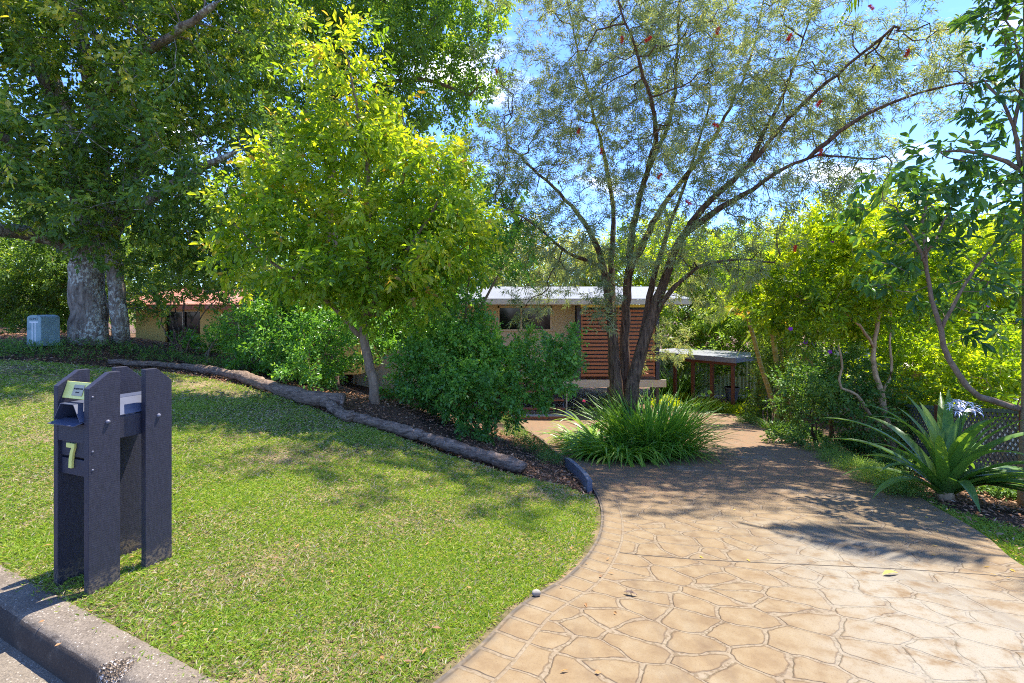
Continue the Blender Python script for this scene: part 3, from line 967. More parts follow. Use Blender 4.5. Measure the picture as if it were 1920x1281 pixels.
MB().prism([(-.112, .936), (.112, .936), (.057, 1.022), (-.057, 1.022)], .075, .08).build('slot_shade', M['black'], LB)  # black sheet stands in for the shade inside the hood
MB().box((0, .012, .868), (.236, .022, .106), bevel=.003).build('drawer_panel', M['charcoal'], LB)
MB().box((0, .026, .772), (.24, .02, .084), bevel=.002).build('number_board', M['charcoal'], LB)
MB().box((0, .026, .672), (.24, .02, .088), bevel=.002).build('lower_board', M['charcoal'], LB)
tagp = MB().prism([(-.038, .138), (.036, .138), (.036, .117), (.022, .083), (.013, .042), (.011, 0), (-.018, 0), (-.014, .05), (-.003, .09), (.009, .113), (-.038, .113)],
           0, .012, Matrix.Translation((-.01, .003, .668)), 0, .001)
tagp.build('house_number', M['yellow'], LB)
yb = MB().box((0, 0, 0), (.238, .018, .094), bevel=.002).build('yellow_board', M['yellow'], LB)
yb.location = (0, .040, 1.094)
yb.rotation_euler = (R(-16), 0, 0)
pl = MB().box((0.012, -.0105, 0), (.094, .003, .062), bevel=.001).build('name_plate', M['bronze'], yb)
text_part('plate_lettering', 'NO JUNK MAIL', .0125, M['black'], pl, (.012, -.0126, .008), (R(90), 0, 0))
text_part('plate_lettering', 'PLEASE', .0105, M['black'], pl, (.012, -.0126, -.012), (R(90), 0, 0))

# ------------------------------------------------------------------ cable pillar
b = hit(82, 646)
TP = thing('cable_pillar', 'grey green plastic cable pillar with white tee mark on the grass', 'utility box', b - np.array([0, 0, .03]), R(-4))
w_, d_, h_ = .30, .36, .60
body = [(-w_ / 2, 0), (w_ / 2, 0), (w_ / 2 * .92, h_ - .06)]
for k in range(1, 8):
    a = math.pi * k / 8
    body.append((math.cos(a) * w_ / 2 * .92, h_ - .06 + math.sin(a) * .05))
body.append((-w_ / 2 * .92, h_ - .06))
MB().prism(body, -d_ / 2, d_ / 2, None, 0, .012).build('pillar_body', M['pillar'], TP, False)
yf = -d_ / 2 - .0015
MB().box((0, yf, .455), (.17, .003, .026)).box((-.03, yf, .245), (.018, .003, .39)).box((.03, yf, .245), (.018, .003, .39)).build('tee_mark', M['white'], TP)
text_part('pillar_lettering', 'ISLMO', .062, M['black'], TP, (0, yf, .515), (R(90), 0, 0))

# ------------------------------------------------------------------ logs
def log(pts, r0, r1, n=46, sides=16):
    c = spline(pts, n)
    rr = np.linspace(r0, r1, n) * (1 + .10 * np.sin(np.linspace(0, 23, n)) + rng.normal(0, .04, n))
    mb = MB()
    c = c + rng.normal(0, .006, c.shape)
    mb.tube(c, rr, sides)
    v = mb.v[0]
    v += rng.normal(0, .004, v.shape)
    return mb
def gl(px, py, up):
    p = hit(px, py)
    return p + np.array([0, 0, up])
LOGM = M['bark_log']
base = hit(560, 745)
L1 = thing('fallen_log', 'long grey forked log edging the lawn, sawn end by the thin yellow-green tree', 'log', base)
A1 = [gl(205, 684, .05), gl(300, 690, .06), gl(400, 703, .075), gl(440, 712, .085), gl(520, 740, .095), gl(590, 760, .10), gl(645, 766, .115)]
child(L1, log(A1, .045, .105, 60), 'log_trunk', LOGM, True)
child(L1, log([gl(606, 764, .09), gl(628, 778, .085), gl(655, 795, .075)], .07, .065, 14), 'forked_branch', LOGM, True)
L2 = thing('fallen_log', 'grey log between the round green shrub and the lawn, ending at the mulch', 'log', hit(850, 850))
A2 = [gl(640, 785, .06), gl(700, 800, .065), gl(770, 822, .075), (gl(840, 847, .085)), gl(910, 868, .085), gl(984, 890, .075)]
child(L2, log(A2, .065, .085, 56), 'log_trunk', LOGM, True)

# garden edging along the drive
ge = MB()
ep = spline(np.array([hit(1062, 872), hit(1082, 890), hit(1098, 908), hit(1106, 922)]), 9)
et = np.gradient(ep[:, :2], axis=0)
et = unit(np.c_[-et[:, 1], et[:, 0]]) * .028
ev = np.stack([np.c_[ep[:, :2] - et, ep[:, 2] - .05], np.c_[ep[:, :2] + et, ep[:, 2] - .05], np.c_[ep[:, :2] + et, ep[:, 2] + .125], np.c_[ep[:, :2] - et, ep[:, 2] + .125]], 1)
ev[0, 2:, 2] -= .02
ek = np.arange(8)[:, None, None] * 4
ef = (ek + np.array([[0, 1, 5, 4], [1, 2, 6, 5], [2, 3, 7, 6], [3, 0, 4, 7]])[None]).reshape(-1, 4)
ge.add(ev.reshape(-1, 3), np.r_[ef, [[3, 2, 1, 0], [32, 33, 34, 35]]])
tag(ge.build('garden_edging', M['edging']), 'short blue grey timber edging between the mulch bed and the driveway', 'edging')

# ------------------------------------------------------------------ main house
HY0 = 17.7
H = thing('house', 'cream house with pale steel roof, timber slat screen and front steps', 'house', (0, 19, -2.3))
def hp(mb, name, mat, parent=H, smooth=False):
    o = mb.build(name, mat, parent, smooth)
    if parent is H:
        o.matrix_parent_inverse = Matrix.Translation(-H.location)
    else:
        pass
    return o
# walls with a real window opening: left x -6..-.55, window -.55..1.55, right 1.55..2.45
wl = MB()
wy, th = 18.9, .16
wl.box((-3.3, wy, .1), (5.5, th, 3.3)).box((2.0, wy, .1), (.9, th, 3.3)).box((.5, wy, -.42), (2.1, th, 2.26)).box((.5, wy, 1.73), (2.1, th, .12))
wl.box((2.37, 20.0, .1), (th, 1.9, 3.3))
wl.box((-6.13, 21.5, .1), (th, 5.3, 3.3)).box((6.3, 22.6, .1), (th, 3.2, 3.3)).box((0, 24.2, .1), (12.4, th, 3.3))
hp(wl, 'wall', M['cream'])
hp(MB().box((4.4, 21.0, .1), (3.9, th, 3.3)), 'verandah_back_wall', M['darkpost'])  # wall coloured dark to paint the verandah shade seen between the slats
wf = MB()
for x in (-.52, .36, 1.52):
    wf.box((x, wy - .06, 1.19), (.07, .1, .98))
wf.box((.5, wy - .06, 1.64), (2.1, .1, .07)).box((.5, wy - .08, .735), (2.2, .16, .07))
win = hp(wf, 'window', M['cream_trim'])
g_ = hp(MB().box((.5, wy - .01, 1.19), (2.08, .02, .95)), 'pane', M['glass'], win)
g_.matrix_parent_inverse = Matrix.Translation(-H.location) if False else Matrix()
rf = MB()
ya, yb_, za, zb = 17.15, 21.4, 1.90, 2.52
rf.prism([(-6.6, 0), (6.35, 0), (6.35, .03), (-6.6, .03)], 0, math.hypot(yb_ - ya, zb - za), Matrix.Translation((0, ya, za)) @ Matrix.Rotation(math.atan2(zb - za, yb_ - ya), 4, 'X'))
rf.prism([(-6.6, 0), (6.35, 0), (6.35, .03), (-6.6, .03)], 0, math.hypot(yb_ - ya, zb - za), Matrix.Translation((0, 2 * yb_ - ya, za)) @ Matrix.Rotation(math.pi, 4, 'Z') @ Matrix.Translation((0.25, 0, 0)) @ Matrix.Rotation(math.atan2(zb - za, yb_ - ya), 4, 'X'))
hp(rf, 'roof', M['roof'])
hp(MB().box((-.1, ya - .02, za - .09), (12.9, .05, .17)).box((-.1, ya + .8, za - .19), (12.7, 1.5, .02)), 'fascia', M['cream_trim'])
# deck, posts, screen
dk_ = MB().box((3.5, 18.85, -1.05), (3.9, 2.1, .06))
hp(dk_, 'deck', M['treads'])
hp(MB().box((3.55, 17.74, -1.17), (4.2, .06, .27)), 'deck_beam', M['cream_trim'])
for x, z0_, z1_ in ((2.44, -1.0, 1.72), (5.32, -1.0, 1.72)):
    hp(MB().box((x, 17.72, (z0_ + z1_) / 2), (.13, .13, z1_ - z0_), bevel=.005), 'verandah_post', M['darkpost'])
for x in (1.6, 3.6, 5.4):
    hp(MB().box((x, 18.0, -1.75), (.1, .1, 1.2)), 'stump', M['darkpost'])
sc_ = MB()
z = -.86
while z < 1.62:
    sc_.box((3.88, 17.70, z), (2.70, .025, .088))
    z += .138
for x in (2.56, 3.9, 5.2):
    sc_.box((x, 17.735, .38), (.05, .035, 2.6))
hp(sc_, 'slat_screen', M['slat'])
hp(MB().box((3.88, 17.70, 1.66), (2.76, .04, .08)), 'screen_top_rail', M['yellow'])
hp(MB().box((2.15, 17.72, -.55), (.07, .07, 1.0)), 'handrail_post', M['redpost'])
st_ = MB()
for k, (z, y) in enumerate(((-1.12, 17.5), (-1.38, 17.25), (-1.63, 17.0), (-1.88, 16.75))):
    st_.box((.95, y, z), (1.75, .26, .045), bevel=.004)
hp(st_, 'step_treads', M['treads'])
for x in (.12, 1.79):
    hp(MB().box((x, 17.1, -1.62), (.04, 1.25, .18), Matrix.Rotation(R(45), 4, 'X')), 'step_stringer', M['darkpost'])
hp(MB().box((1.95, 17.3, -1.7), (.05, .05, 1.3)), 'downpipe', M['cream_trim'])
hp(MB().box((.95, 16.75, -2.17), (2.3, .8, .16), bevel=.01), 'landing', M['terracotta'])
M['landingtop'] = simple('landing_concrete', (.5, .42, .31), .8)
hp(MB().box((.95, 16.77, -2.08), (2.28, .78, .03)), 'landing_top', M['landingtop'])
bk = hit(1007, 781)
dm = MB().box((0, 0, .012), (.95, .5, .02), bevel=.004).build('doormat', M['mat'])
dm.location = bk + np.array([0, 0, .02])
tag(dm, 'dark grey doormat lying on the paving in front of the steps', 'doormat')

# ------------------------------------------------------------------ covered walkway on the right of the house
CW = thing('carport', 'low covered walkway with grey steel roof and thin red brown posts', 'carport', (7.6, 18.8, -2.3))
A_, B_ = np.array([8.34, 18.0]), np.array([5.9, 21.05])
dv = (B_ - A_) / np.linalg.norm(B_ - A_)
nv = np.array([-dv[1], dv[0]]) * -1.0
Lw = np.linalg.norm(B_ - A_)
zr = -.40
Mw = Matrix(((dv[0], nv[0], 0, A_[0]), (dv[1], nv[1], 0, A_[1]), (0, 0, 1, zr), (0, 0, 0, 1)))
def cw(mb, name, mat):
    child(CW, mb, name, mat)
def wbox(mb, c, s):
    bm = bmesh.new()
    bmesh.ops.create_cube(bm, size=1.0)
    bmesh.ops.scale(bm, vec=s, verts=bm.verts)
    mb.bm(bm, Mw @ Matrix.Translation(c))
    return mb
M['colorbond'] = simple('grey_blue_gutter', (.22, .23, .25), .4)
cw(wbox(MB(), (Lw / 2, 1.30, .13), (Lw + .1, 2.8, .03)), 'roof', M['roof'])
cw(wbox(wbox(MB(), (Lw / 2, -.14, .05), (Lw + .14, .06, .19)), (-.04, 1.3, .05), (.06, 2.8, .17)), 'gutter', M['colorbond'])
cw(wbox(wbox(MB(), (Lw / 2, .0, -.09), (Lw, .08, .14)), (Lw / 2, 2.5, -.09), (Lw, .08, .14)), 'beam', M['redpost'])
for s in (.12, .95, 1.75, 2.55):
    q = A_ + dv * s
    g = gz(q[0], q[1]) - .1
    cw(wbox(MB(), (s, 0, (g - zr - .16) / 2), (.11, .11, (-.16 - (g - zr)))), 'post', M['redpost'])
for s in (.3, 2.3):
    q = A_ + dv * s + nv * 2.5
    g = gz(q[0], q[1]) - .1
    cw(wbox(MB(), (s, 2.5, (g - zr - .16) / 2), (.11, .11, (-.16 - (g - zr)))), 'post', M['redpost'])
# sheet fence behind, grey tub
gf = MB()
xs_ = np.arange(7.0, 14.0, .045)
yy_ = 24.6 + .02 * np.sign(np.sin(xs_ * 2 * math.pi / .19))
gv = np.r_[np.c_[xs_, yy_, np.full(len(xs_), -2.8)], np.c_[xs_, yy_, np.full(len(xs_), -.75)]]
k = np.arange(len(xs_) - 1)
gf.add(gv, np.stack([k, k + 1, k + 1 + len(xs_), k + len(xs_)], -1))
GF = thing('sheet_fence', 'pale green sheet metal fence behind the covered walkway', 'fence', (10, 24.6, -2.5))
child(GF, gf, 'sheet', M['greenfence'])
child(GF, MB().box((10.5, 24.6, -.73), (7.05, .07, .06)), 'top_rail', M['greenfence'])
q = hit(1385, 772) + np.array([.15, .9, 0])
tb_ = MB()
tb_.tube([q + np.array([0, 0, z]) for z in (0.25, .3, .72, .74, .80, .80, .45)], [.18, .2, .27, .30, .30, .26, .22], 18)
tag(tb_.build('plant_tub', M['greytub'], smooth=False), 'dark grey round tub beside the walkway corner post', 'tub')

# ------------------------------------------------------------------ neighbour on the left (red tiles)
NB = thing('house', 'low yellow house with red tiled roof behind the big trunk', 'house', (-9.5, 17, -.5))
nb = MB()
nb.box((-12.2, 16.4, .55), (1.0, .16, 2.4)).box((-10.15, 16.4, .55), (.75, .16, 2.4)).box((-8.2, 16.4, .55), (1.0, .16, 2.4)).box((-6.0, 16.4, .55), (1.6, .16, 2.4))
nb.box((-9.3, 16.4, -.22), (5.6, .155, .9)).box((-9.3, 16.4, 1.62), (5.6, .155, .22))
nb.box((-12.6, 19.0, .55), (.16, 5.2, 2.4)).box((-5.2, 19.0, .55), (.16, 5.2, 2.4)).box((-8.9, 21.6, .55), (7.5, .16, 2.4))
child(NB, nb, 'wall', M['yellowwall'])
for x0, x1 in ((-11.7, -10.53), (-9.77, -8.7), (-7.7, -6.8)):
    w_ = MB()
    w_.box(((x0 + x1) / 2, 16.37, .87), (.05, .06, 1.28))
    for zz2 in (.25, 1.49):
        w_.box(((x0 + x1) / 2, 16.37, zz2), (x1 - x0, .06, .05))
    wo = child(NB, w_, 'window', M['cream_trim'])
    MB().box(((x0 + x1) / 2, 16.43, .87), (x1 - x0, .02, 1.28)).build('pane', M['glass'], wo)
rt = MB()
rt.prism([(-13.3, 0), (-4.7, 0), (-4.7, .05), (-13.3, .05)], 0, 3.6, Matrix.Translation((0, 15.75, 1.66)) @ Matrix.Rotation(R(11), 4, 'X'))
rt.prism([(-13.3, 0), (-4.7, 0), (-4.7, .05), (-13.3, .05)], 0, 3.6, Matrix.Translation((-18.0, 22.5, 1.66)) @ Matrix.Rotation(math.pi, 4, 'Z') @ Matrix.Rotation(R(11), 4, 'X'))
child(NB, rt, 'roof', M['redtile'])
child(NB, MB().box((-9.0, 15.73, 1.60), (8.5, .08, .12)), 'gutter', M['redtile'])

# ------------------------------------------------------------------ neighbour on the right (pale roof), fence line
NR = thing('house', 'house with sun bleached beige tiled roof low behind the lattice fence', 'house', (15, 17, -3))
child(NR, MB().box((15.7, 17, -1.6), (7.4, 7.0, 2.7)), 'wall', M['cream'])
nr_ = MB()
nr_.add([(11.4, 13.0, -.12), (20, 13.0, -.12), (20, 21, -.12), (11.4, 21, -.12), (14.8, 17, .48), (16.6, 17, .48), (11.4, 13.0, -.2), (20, 13.0, -.2), (20, 21, -.2), (11.4, 21, -.2)],
        [[0, 1, 5, 4], [2, 3, 4, 5], [0, 6, 7, 1], [3, 9, 6, 0], [6, 9, 8, 7], [1, 7, 8, 2], [2, 8, 9, 3]])
nr_.add([(11.4, 21, -.12), (11.4, 13.0, -.12), (14.8, 17, .48), (20, 13.0, -.12), (20, 21, -.12), (16.6, 17, .48)], [[0, 1, 2], [3, 4, 5]])
child(NR, nr_, 'roof', M['palemetile'])

FA, FB_ = np.array([5.55, 3.9]), np.array([8.6, 12.6])
fd = (FB_ - FA) / np.linalg.norm(FB_ - FA)
fl = np.linalg.norm(FB_ - FA)
FE = thing('boundary_fence', 'weathered green paling fence with lattice panels behind the crinum lily', 'fence', (*((FA + FB_) / 2), gz(*((FA + FB_) / 2))))
fm = Matrix(((fd[0], -fd[1], 0, FA[0]), (fd[1], fd[0], 0, FA[1]), (0, 0, 1, 0), (0, 0, 0, 1)))
pa, la, po, ra = MB(), MB(), [], MB()
s = 0.0
while s < fl:
    q = FA + fd * s
    z0 = gz(q[0], q[1]) - .55
    pa.box((q[0], q[1], z0 + .40), (.016, .088, .8 + rng.uniform(-.01, .01)), math.atan2(-fd[0], fd[1]))
    s += .094
for s0 in np.arange(0, fl, 2.1):
    q = FA + fd * s0
    z0 = gz(q[0], q[1])
    m_ = MB().box((q[0], q[1], z0 + .15), (.09, .09, 1.9), math.atan2(-fd[0], fd[1]), 0, .004)
    child(FE, m_, 'fence_post', M['redpost'])
    s1 = min(s0 + 2.1, fl)
    zA, zB = z0 + .27, gz(*(FA + fd * s1)) + .27
    hh = .78
    for k in np.arange(-hh, s1 - s0, .105):
        for sg_ in (1, -1):
            a0, b0 = (k, 0.0), (k + hh, hh)
            lo, hi_ = max(0.0, k), min(s1 - s0, k + hh)
            if hi_ - lo < .05:
                continue
            za_, zb_ = lo - k, hi_ - k
            if sg_ < 0:
                za_, zb_ = hh - za_, hh - zb_
            def at_(u, v, o=0.0):
                q_ = FA + fd * (s0 + u)
                zz3 = zA + (zB - zA) * u / (s1 - s0) + v
                return np.array([q_[0] - fd[1] * o, q_[1] + fd[0] * o, zz3])
            o_ = .006 * sg_
            p0, p1 = at_(lo, za_, o_), at_(hi_, zb_, o_)
            dd_ = p1 - p0
            side = unit(np.cross(dd_, np.array([-fd[1], fd[0], 0]))) * .016
            nn_ = np.array([-fd[1], fd[0], 0]) * .003
            vs_ = [p0 - side - nn_, p0 + side - nn_, p1 + side - nn_, p1 - side - nn_, p0 - side + nn_, p0 + side + nn_, p1 + side + nn_, p1 - side + nn_]
            la.add(vs_, [[0, 1, 2, 3], [7, 6, 5, 4], [0, 4, 5, 1], [3, 2, 6, 7]])
    pa_, pb_ = FA + fd * s0, FA + fd * s1
    for z_ in (.27, 1.06):
        L_ = s1 - s0
        mm = (pa_ + pb_) / 2
        ang = math.atan2(zB - zA, L_)
        ra.box((mm[0], mm[1], (zA + zB) / 2 + z_ - .27), (.05, L_, .05), Matrix.Rotation(math.atan2(-fd[0], fd[1]), 4, 'Z') @ Matrix.Rotation(ang, 4, 'X'))
child(FE, pa, 'palings', M['palings'])
child(FE, la, 'lattice', M['lattice'])
child(FE, ra, 'rail', M['palings'])

# terracotta bits
def pot(px, py, r, h, label, dz=0.0):
    q = hit(px, py) + np.array([0, 0, dz])
    m_ = MB()
    z_ = [0, .02, .8, .8, 1.0, 1.0, .85, .3]
    k_ = [.72, .74, .95, 1.08, 1.10, .98, .9, .75]
    m_.tube([q + np.array([0, 0, h * a]) for a in z_], [r * a for a in k_], 20)
    o = m_.build('plant_pot', M['terracotta'])
    tag(o, label, 'pot')
pot(655, 712, .16, .26, 'terracotta pot at the foot of the dark cycad')
pot(1000 - 52, 786, .17, .3, 'terracotta pot beside the house landing under the round shrub')
for (px, py, dz, lab) in ((1556, 838, .06, 'small terracotta brick lying under the shrubs by the drive edge'), ):
    q = hit(px, py)
    o = MB().box((0, 0, 0), (.11, .2, .08), .5, 0, .006).build('brick', M['brick'])
    o.location = q + np.array([0, 0, dz])
    tag(o, lab, 'brick')
#==TREES==
def gd(*pts):
    return [PX(*p) for p in pts]
def drop(p, d=.15):
    q = np.array(p, float)
    q[2] = gz(q[0], q[1]) - d
    return q
def ctr(px, py):
    """a point standing on the ground under that sight line"""
    return drop(hit(px, py), .1)

# ------------------------------------------------------------------ the big old tree on the left
b = ctr(169, 640)
b2 = ctr(227, 640)
Yb = b[1]
bigG = [
    ([b, PX(170, 600, Yb), PX(163, 540, Yb), PX(166, 450, Yb), PX(152, 340, Yb), PX(120, 215, Yb), PX(60, 90, Yb), PX(0, -40, Yb)], .32, .12),
    ([b2, PX(224, 600, Yb + .1), PX(219, 540, Yb + .1), PX(208, 450, Yb), PX(196, 340, Yb), PX(176, 200, Yb - .3), PX(150, 60, Yb - .5), PX(140, -90, Yb - .6)], .155, .10),
    ([PX(168, 520, Yb), PX(140, 468, Yb - .2), PX(90, 443, Yb - .5), PX(40, 435, Yb - .9), PX(-60, 425, Yb - 1.6)], .17, .11),
    ([PX(206, 440, Yb), PX(245, 340, Yb + .5), PX(300, 200, Yb + .7), PX(345, 60, Yb + .9), PX(370, -80, Yb + .8)], .17, .08),
    ([PX(206, 430, Yb), PX(270, 380, Yb - .5), PX(350, 330, Yb - 1.0), PX(430, 290, Yb - 1.2)], .13, .05),
    ([PX(158, 380, Yb), PX(100, 330, Yb - .6), PX(30, 270, Yb - 1.2), PX(-60, 230, Yb - 1.8)], .13, .06),
    ([PX(176, 200, Yb - .3), PX(250, 120, Yb - 1.0), PX(330, 60, Yb - 1.6), PX(400, 10, Yb - 1.8)], .11, .05),
    ([PX(245, 340, Yb + .5), PX(340, 262, Yb + 1.2), PX(450, 232, Yb + 1.7), PX(560, 220, Yb + 2.0)], .12, .06),
    ([PX(60, 90, Yb), PX(-40, 60, Yb - .5), PX(-150, 60, Yb - 1.0)], .08, .04),
]
lob = [ell(60, 60, Yb - .8, 300, 260, 2.4), ell(330, 60, Yb - .6, 230, 200, 2.2), ell(150, 300, Yb - 1.4, 240, 120, 1.4), ell(370, 290, Yb - .8, 170, 150, 1.7),
       ell(40, 350, Yb - 1.6, 150, 60, 1.2), ell(340, 440, Yb + .3, 130, 110, 1.4), ell(480, 120, Yb + .6, 130, 160, 1.6), ell(-180, 120, Yb - .6, 200, 250, 2.0), ell(200, -220, Yb - .4, 420, 200, 2.8),
       ell(430, 480, Yb + 1.2, 100, 80, .9), ell(215, 430, Yb - .9, 80, 45, .5), ell(90, 390, Yb - 1.2, 100, 40, .6)]
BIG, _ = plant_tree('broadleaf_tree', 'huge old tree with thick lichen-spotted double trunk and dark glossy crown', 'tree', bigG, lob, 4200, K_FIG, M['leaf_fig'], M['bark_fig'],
           step=.23, spray=3, dens=1.05, clump=10, sig=.26, tipr=.0065, thr=.016, tone=.45, tonev=.36, wob=.35, base=b, toptone=.25)  # toptone paints the lit crown top into the leaf colour

kn = PX(165, 492, Yb) + np.array([.02, -.36, 0])
km = MB()
ka = np.linspace(0, 2 * math.pi, 19)
km.tube(np.c_[kn[0] + np.cos(ka) * .055, np.full(19, kn[1]) + .01, kn[2] + np.sin(ka) * .042], .022, 8, cap=False)
kd_ = np.linspace(0, 2 * math.pi, 13)[:-1]
km.add(np.r_[np.c_[kn[0] + np.cos(kd_) * .045, np.full(12, kn[1] + .018), kn[2] + np.sin(kd_) * .034]], [list(range(12))], 1)
M['hollow'] = simple('dark_hollow', (.02, .015, .012), .95)
child(BIG, km, 'knot', [M['bark_fig'], M['hollow']], True)

# ------------------------------------------------------------------ thin yellow-green tree
b = ctr(705, 752)
Yl = b[1]
limeG = [
    ([b, PX(700, 715, Yl), PX(688, 670, Yl), PX(681, 620, Yl), PX(683, 570, Yl), PX(694, 450, Yl), PX(690, 330, Yl), PX(668, 190, Yl), PX(645, 80, Yl)], .078, .010),
    ([PX(681, 640, Yl), PX(640, 590, Yl - .1), PX(590, 545, Yl - .2), PX(520, 500, Yl - .4), PX(440, 420, Yl - .5)], .042, .010),
    ([PX(681, 615, Yl), PX(660, 560, Yl + .1), PX(625, 480, Yl + .2), PX(580, 380, Yl + .3), PX(555, 290, Yl + .3)], .045, .010),
    ([PX(682, 600, Yl), PX(715, 540, Yl - .1), PX(770, 460, Yl - .3), PX(820, 380, Yl - .3), PX(850, 300, Yl - .3)], .045, .010),
    ([PX(688, 520, Yl), PX(740, 400, Yl + .1), PX(760, 300, Yl + .1), PX(755, 200, Yl + .1)], .035, .008),
    ([PX(694, 600, Yl), PX(750, 560, Yl + .2), PX(830, 500, Yl + .2), PX(890, 440, Yl + .1)], .035, .008),
]
lob = [ell(648, 110, Yl, 42, 60, .3), ell(690, 190, Yl + .1, 55, 45, .4), ell(610, 210, Yl - .1, 50, 45, .4), ell(655, 280, Yl, 85, 60, .55), ell(745, 300, Yl + .1, 60, 70, .5), ell(690, 400, Yl + .1, 120, 60, .8),
       ell(820, 350, Yl - .1, 75, 60, .6), ell(850, 440, Yl - .1, 80, 55, .7), ell(560, 360, Yl, 70, 60, .6), ell(480, 400, Yl - .5, 65, 42, .4), ell(430, 450, Yl - .5, 55, 30, .35), ell(560, 460, Yl - .3, 80, 50, .6),
       ell(640, 520, Yl - .2, 110, 45, .8), ell(780, 500, Yl - .1, 90, 55, .7), ell(590, 280, Yl, 40, 40, .35), ell(470, 510, Yl - .3, 40, 25, .3), ell(730, 560, Yl, 80, 35, .5)]
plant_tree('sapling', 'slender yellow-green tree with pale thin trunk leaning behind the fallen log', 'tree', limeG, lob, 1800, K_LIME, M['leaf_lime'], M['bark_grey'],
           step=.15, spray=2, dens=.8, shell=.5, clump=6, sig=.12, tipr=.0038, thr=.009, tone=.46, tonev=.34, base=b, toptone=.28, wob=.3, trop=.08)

# ------------------------------------------------------------------ bottlebrush
b = ctr(1166, 838)
Yc = b[1]
brG = [
    ([b + np.array([-.10, -.02, 0]), PX(1158, 770, Yc), PX(1153, 700, Yc), PX(1148, 620, Yc), PX(1138, 540, Yc), PX(1122, 470, Yc), PX(1090, 410, Yc - .1), PX(1030, 345, Yc - .2), PX(950, 270, Yc - .3)], .17, .018),
    ([b + np.array([.03, .14, 0]), PX(1172, 770, Yc + .15), PX(1172, 690, Yc + .2), PX(1173, 600, Yc + .2), PX(1178, 520, Yc + .1), PX(1190, 410, Yc), PX(1215, 320, Yc), PX(1255, 230, Yc - .2), PX(1270, 100, Yc - .3), PX(1275, -60, Yc - .3)], .135, .018),
    ([b + np.array([.13, -.08, 0]), PX(1180, 770, Yc - .1), PX(1190, 700, Yc - .1), PX(1212, 625, Yc - .1), PX(1240, 545, Yc - .2), PX(1262, 480, Yc - .3), PX(1305, 405, Yc - .6), PX(1400, 315, Yc - 1.2), PX(1500, 200, Yc - 1.8), PX(1680, 50, Yc - 2.5)], .165, .02),
    ([b + np.array([.10, .12, 0]), PX(1182, 760, Yc + .1), PX(1196, 690, Yc + .1), PX(1208, 610, Yc + .1), PX(1222, 540, Yc + .1), PX(1250, 440, Yc + .1), PX(1290, 330, Yc + .1), PX(1330, 200, Yc + .1)], .12, .018),
    ([PX(1216, 610, Yc - .1), PX(1260, 545, Yc - .4), PX(1310, 502, Yc - .7), PX(1370, 488, Yc - 1.0), PX(1450, 492, Yc - 1.3)], .065, .015),
    ([PX(1150, 600, Yc), PX(1146, 500, Yc + .3), PX(1150, 400, Yc + .5), PX(1130, 280, Yc + .7), PX(1090, 130, Yc + .8), PX(1060, -20, Yc + .9)], .075, .015),
    ([PX(1280, 440, Yc - .4), PX(1330, 405, Yc - .8), PX(1405, 358, Yc - 1.3), PX(1515, 297, Yc - 1.9), PX(1640, 300, Yc - 2.3)], .07, .015),
    ([PX(1176, 520, Yc + .1), PX(1235, 400, Yc + .3), PX(1330, 270, Yc + .4), PX(1400, 130, Yc + .5), PX(1440, -40, Yc + .6)], .075, .015),
    ([PX(1130, 500, Yc), PX(1060, 470, Yc - .5), PX(1000, 420, Yc - .9), PX(930, 380, Yc - 1.1)], .045, .012),
    ([PX(1215, 320, Yc), PX(1230, 250, Yc - .9), PX(1200, 120, Yc - 1.7), PX(1150, -20, Yc - 2.2)], .06, .014),
    ([PX(1400, 315, Yc - 1.2), PX(1480, 150, Yc - 1.0), PX(1530, 0, Yc - 1.0)], .045, .012),
    ([PX(1515, 297, Yc - 1.9), PX(1600, 230, Yc - 2.4), PX(1740, 170, Yc - 2.9), PX(1850, 150, Yc - 3.1)], .04, .012),
]
lob = [ell(1040, 230, Yc - .2, 180, 190, 1.6), ell(1230, 130, Yc - .5, 240, 230, 2.0), ell(1450, 160, Yc - 1.0, 260, 200, 1.8), ell(1650, 140, Yc - 2.2, 200, 130, 1.2), ell(1790, 170, Yc - 2.8, 110, 80, .7),
       ell(1330, 330, Yc - .9, 240, 120, 1.5), ell(1560, 330, Yc - 1.9, 150, 90, 1.0), ell(1020, 390, Yc - .5, 130, 110, 1.2), ell(1110, 450, Yc - .4, 150, 75, 1.2), ell(1380, 455, Yc - .9, 140, 60, .9), ell(1420, 520, Yc - 1.0, 60, 35, .5),
       ell(1050, 520, Yc - .2, 90, 50, .7), ell(1240, -150, Yc - .5, 450, 170, 2.4), ell(1300, 490, Yc - .3, 80, 60, .7), ell(1010, 560, Yc - .6, 60, 45, .5), ell(1120, 560, Yc - .5, 60, 40, .5), ell(930, 330, Yc - .8, 80, 100, .8), ell(1330, 560, Yc - .3, 70, 40, .6), ell(1270, 640, Yc + .2, 40, 60, .5), ell(1190, 480, Yc - 1.0, 150, 50, .6), ell(1050, 470, Yc - .9, 80, 60, .5), ell(1330, 470, Yc - 1.1, 100, 45, .5)]
BR, BP = plant_tree('bottlebrush_tree', 'wide multi-stemmed bottlebrush with rough dark bark, airy crown and red flowers', 'tree', brG, lob, 5600, K_BRUSH, M['leaf_brush'], M['bark_brown'],
           step=.17, spray=2, dens=1.5, expo=1.85, tipr=.0048, thr=.0125, tone=.48, tonev=.34, base=b, wob=.5, trop=.0, sc=(.75, 1.2), jitter=.25, shell=.55, clump=9, sig=.17, spread=.6, taper=1.5)
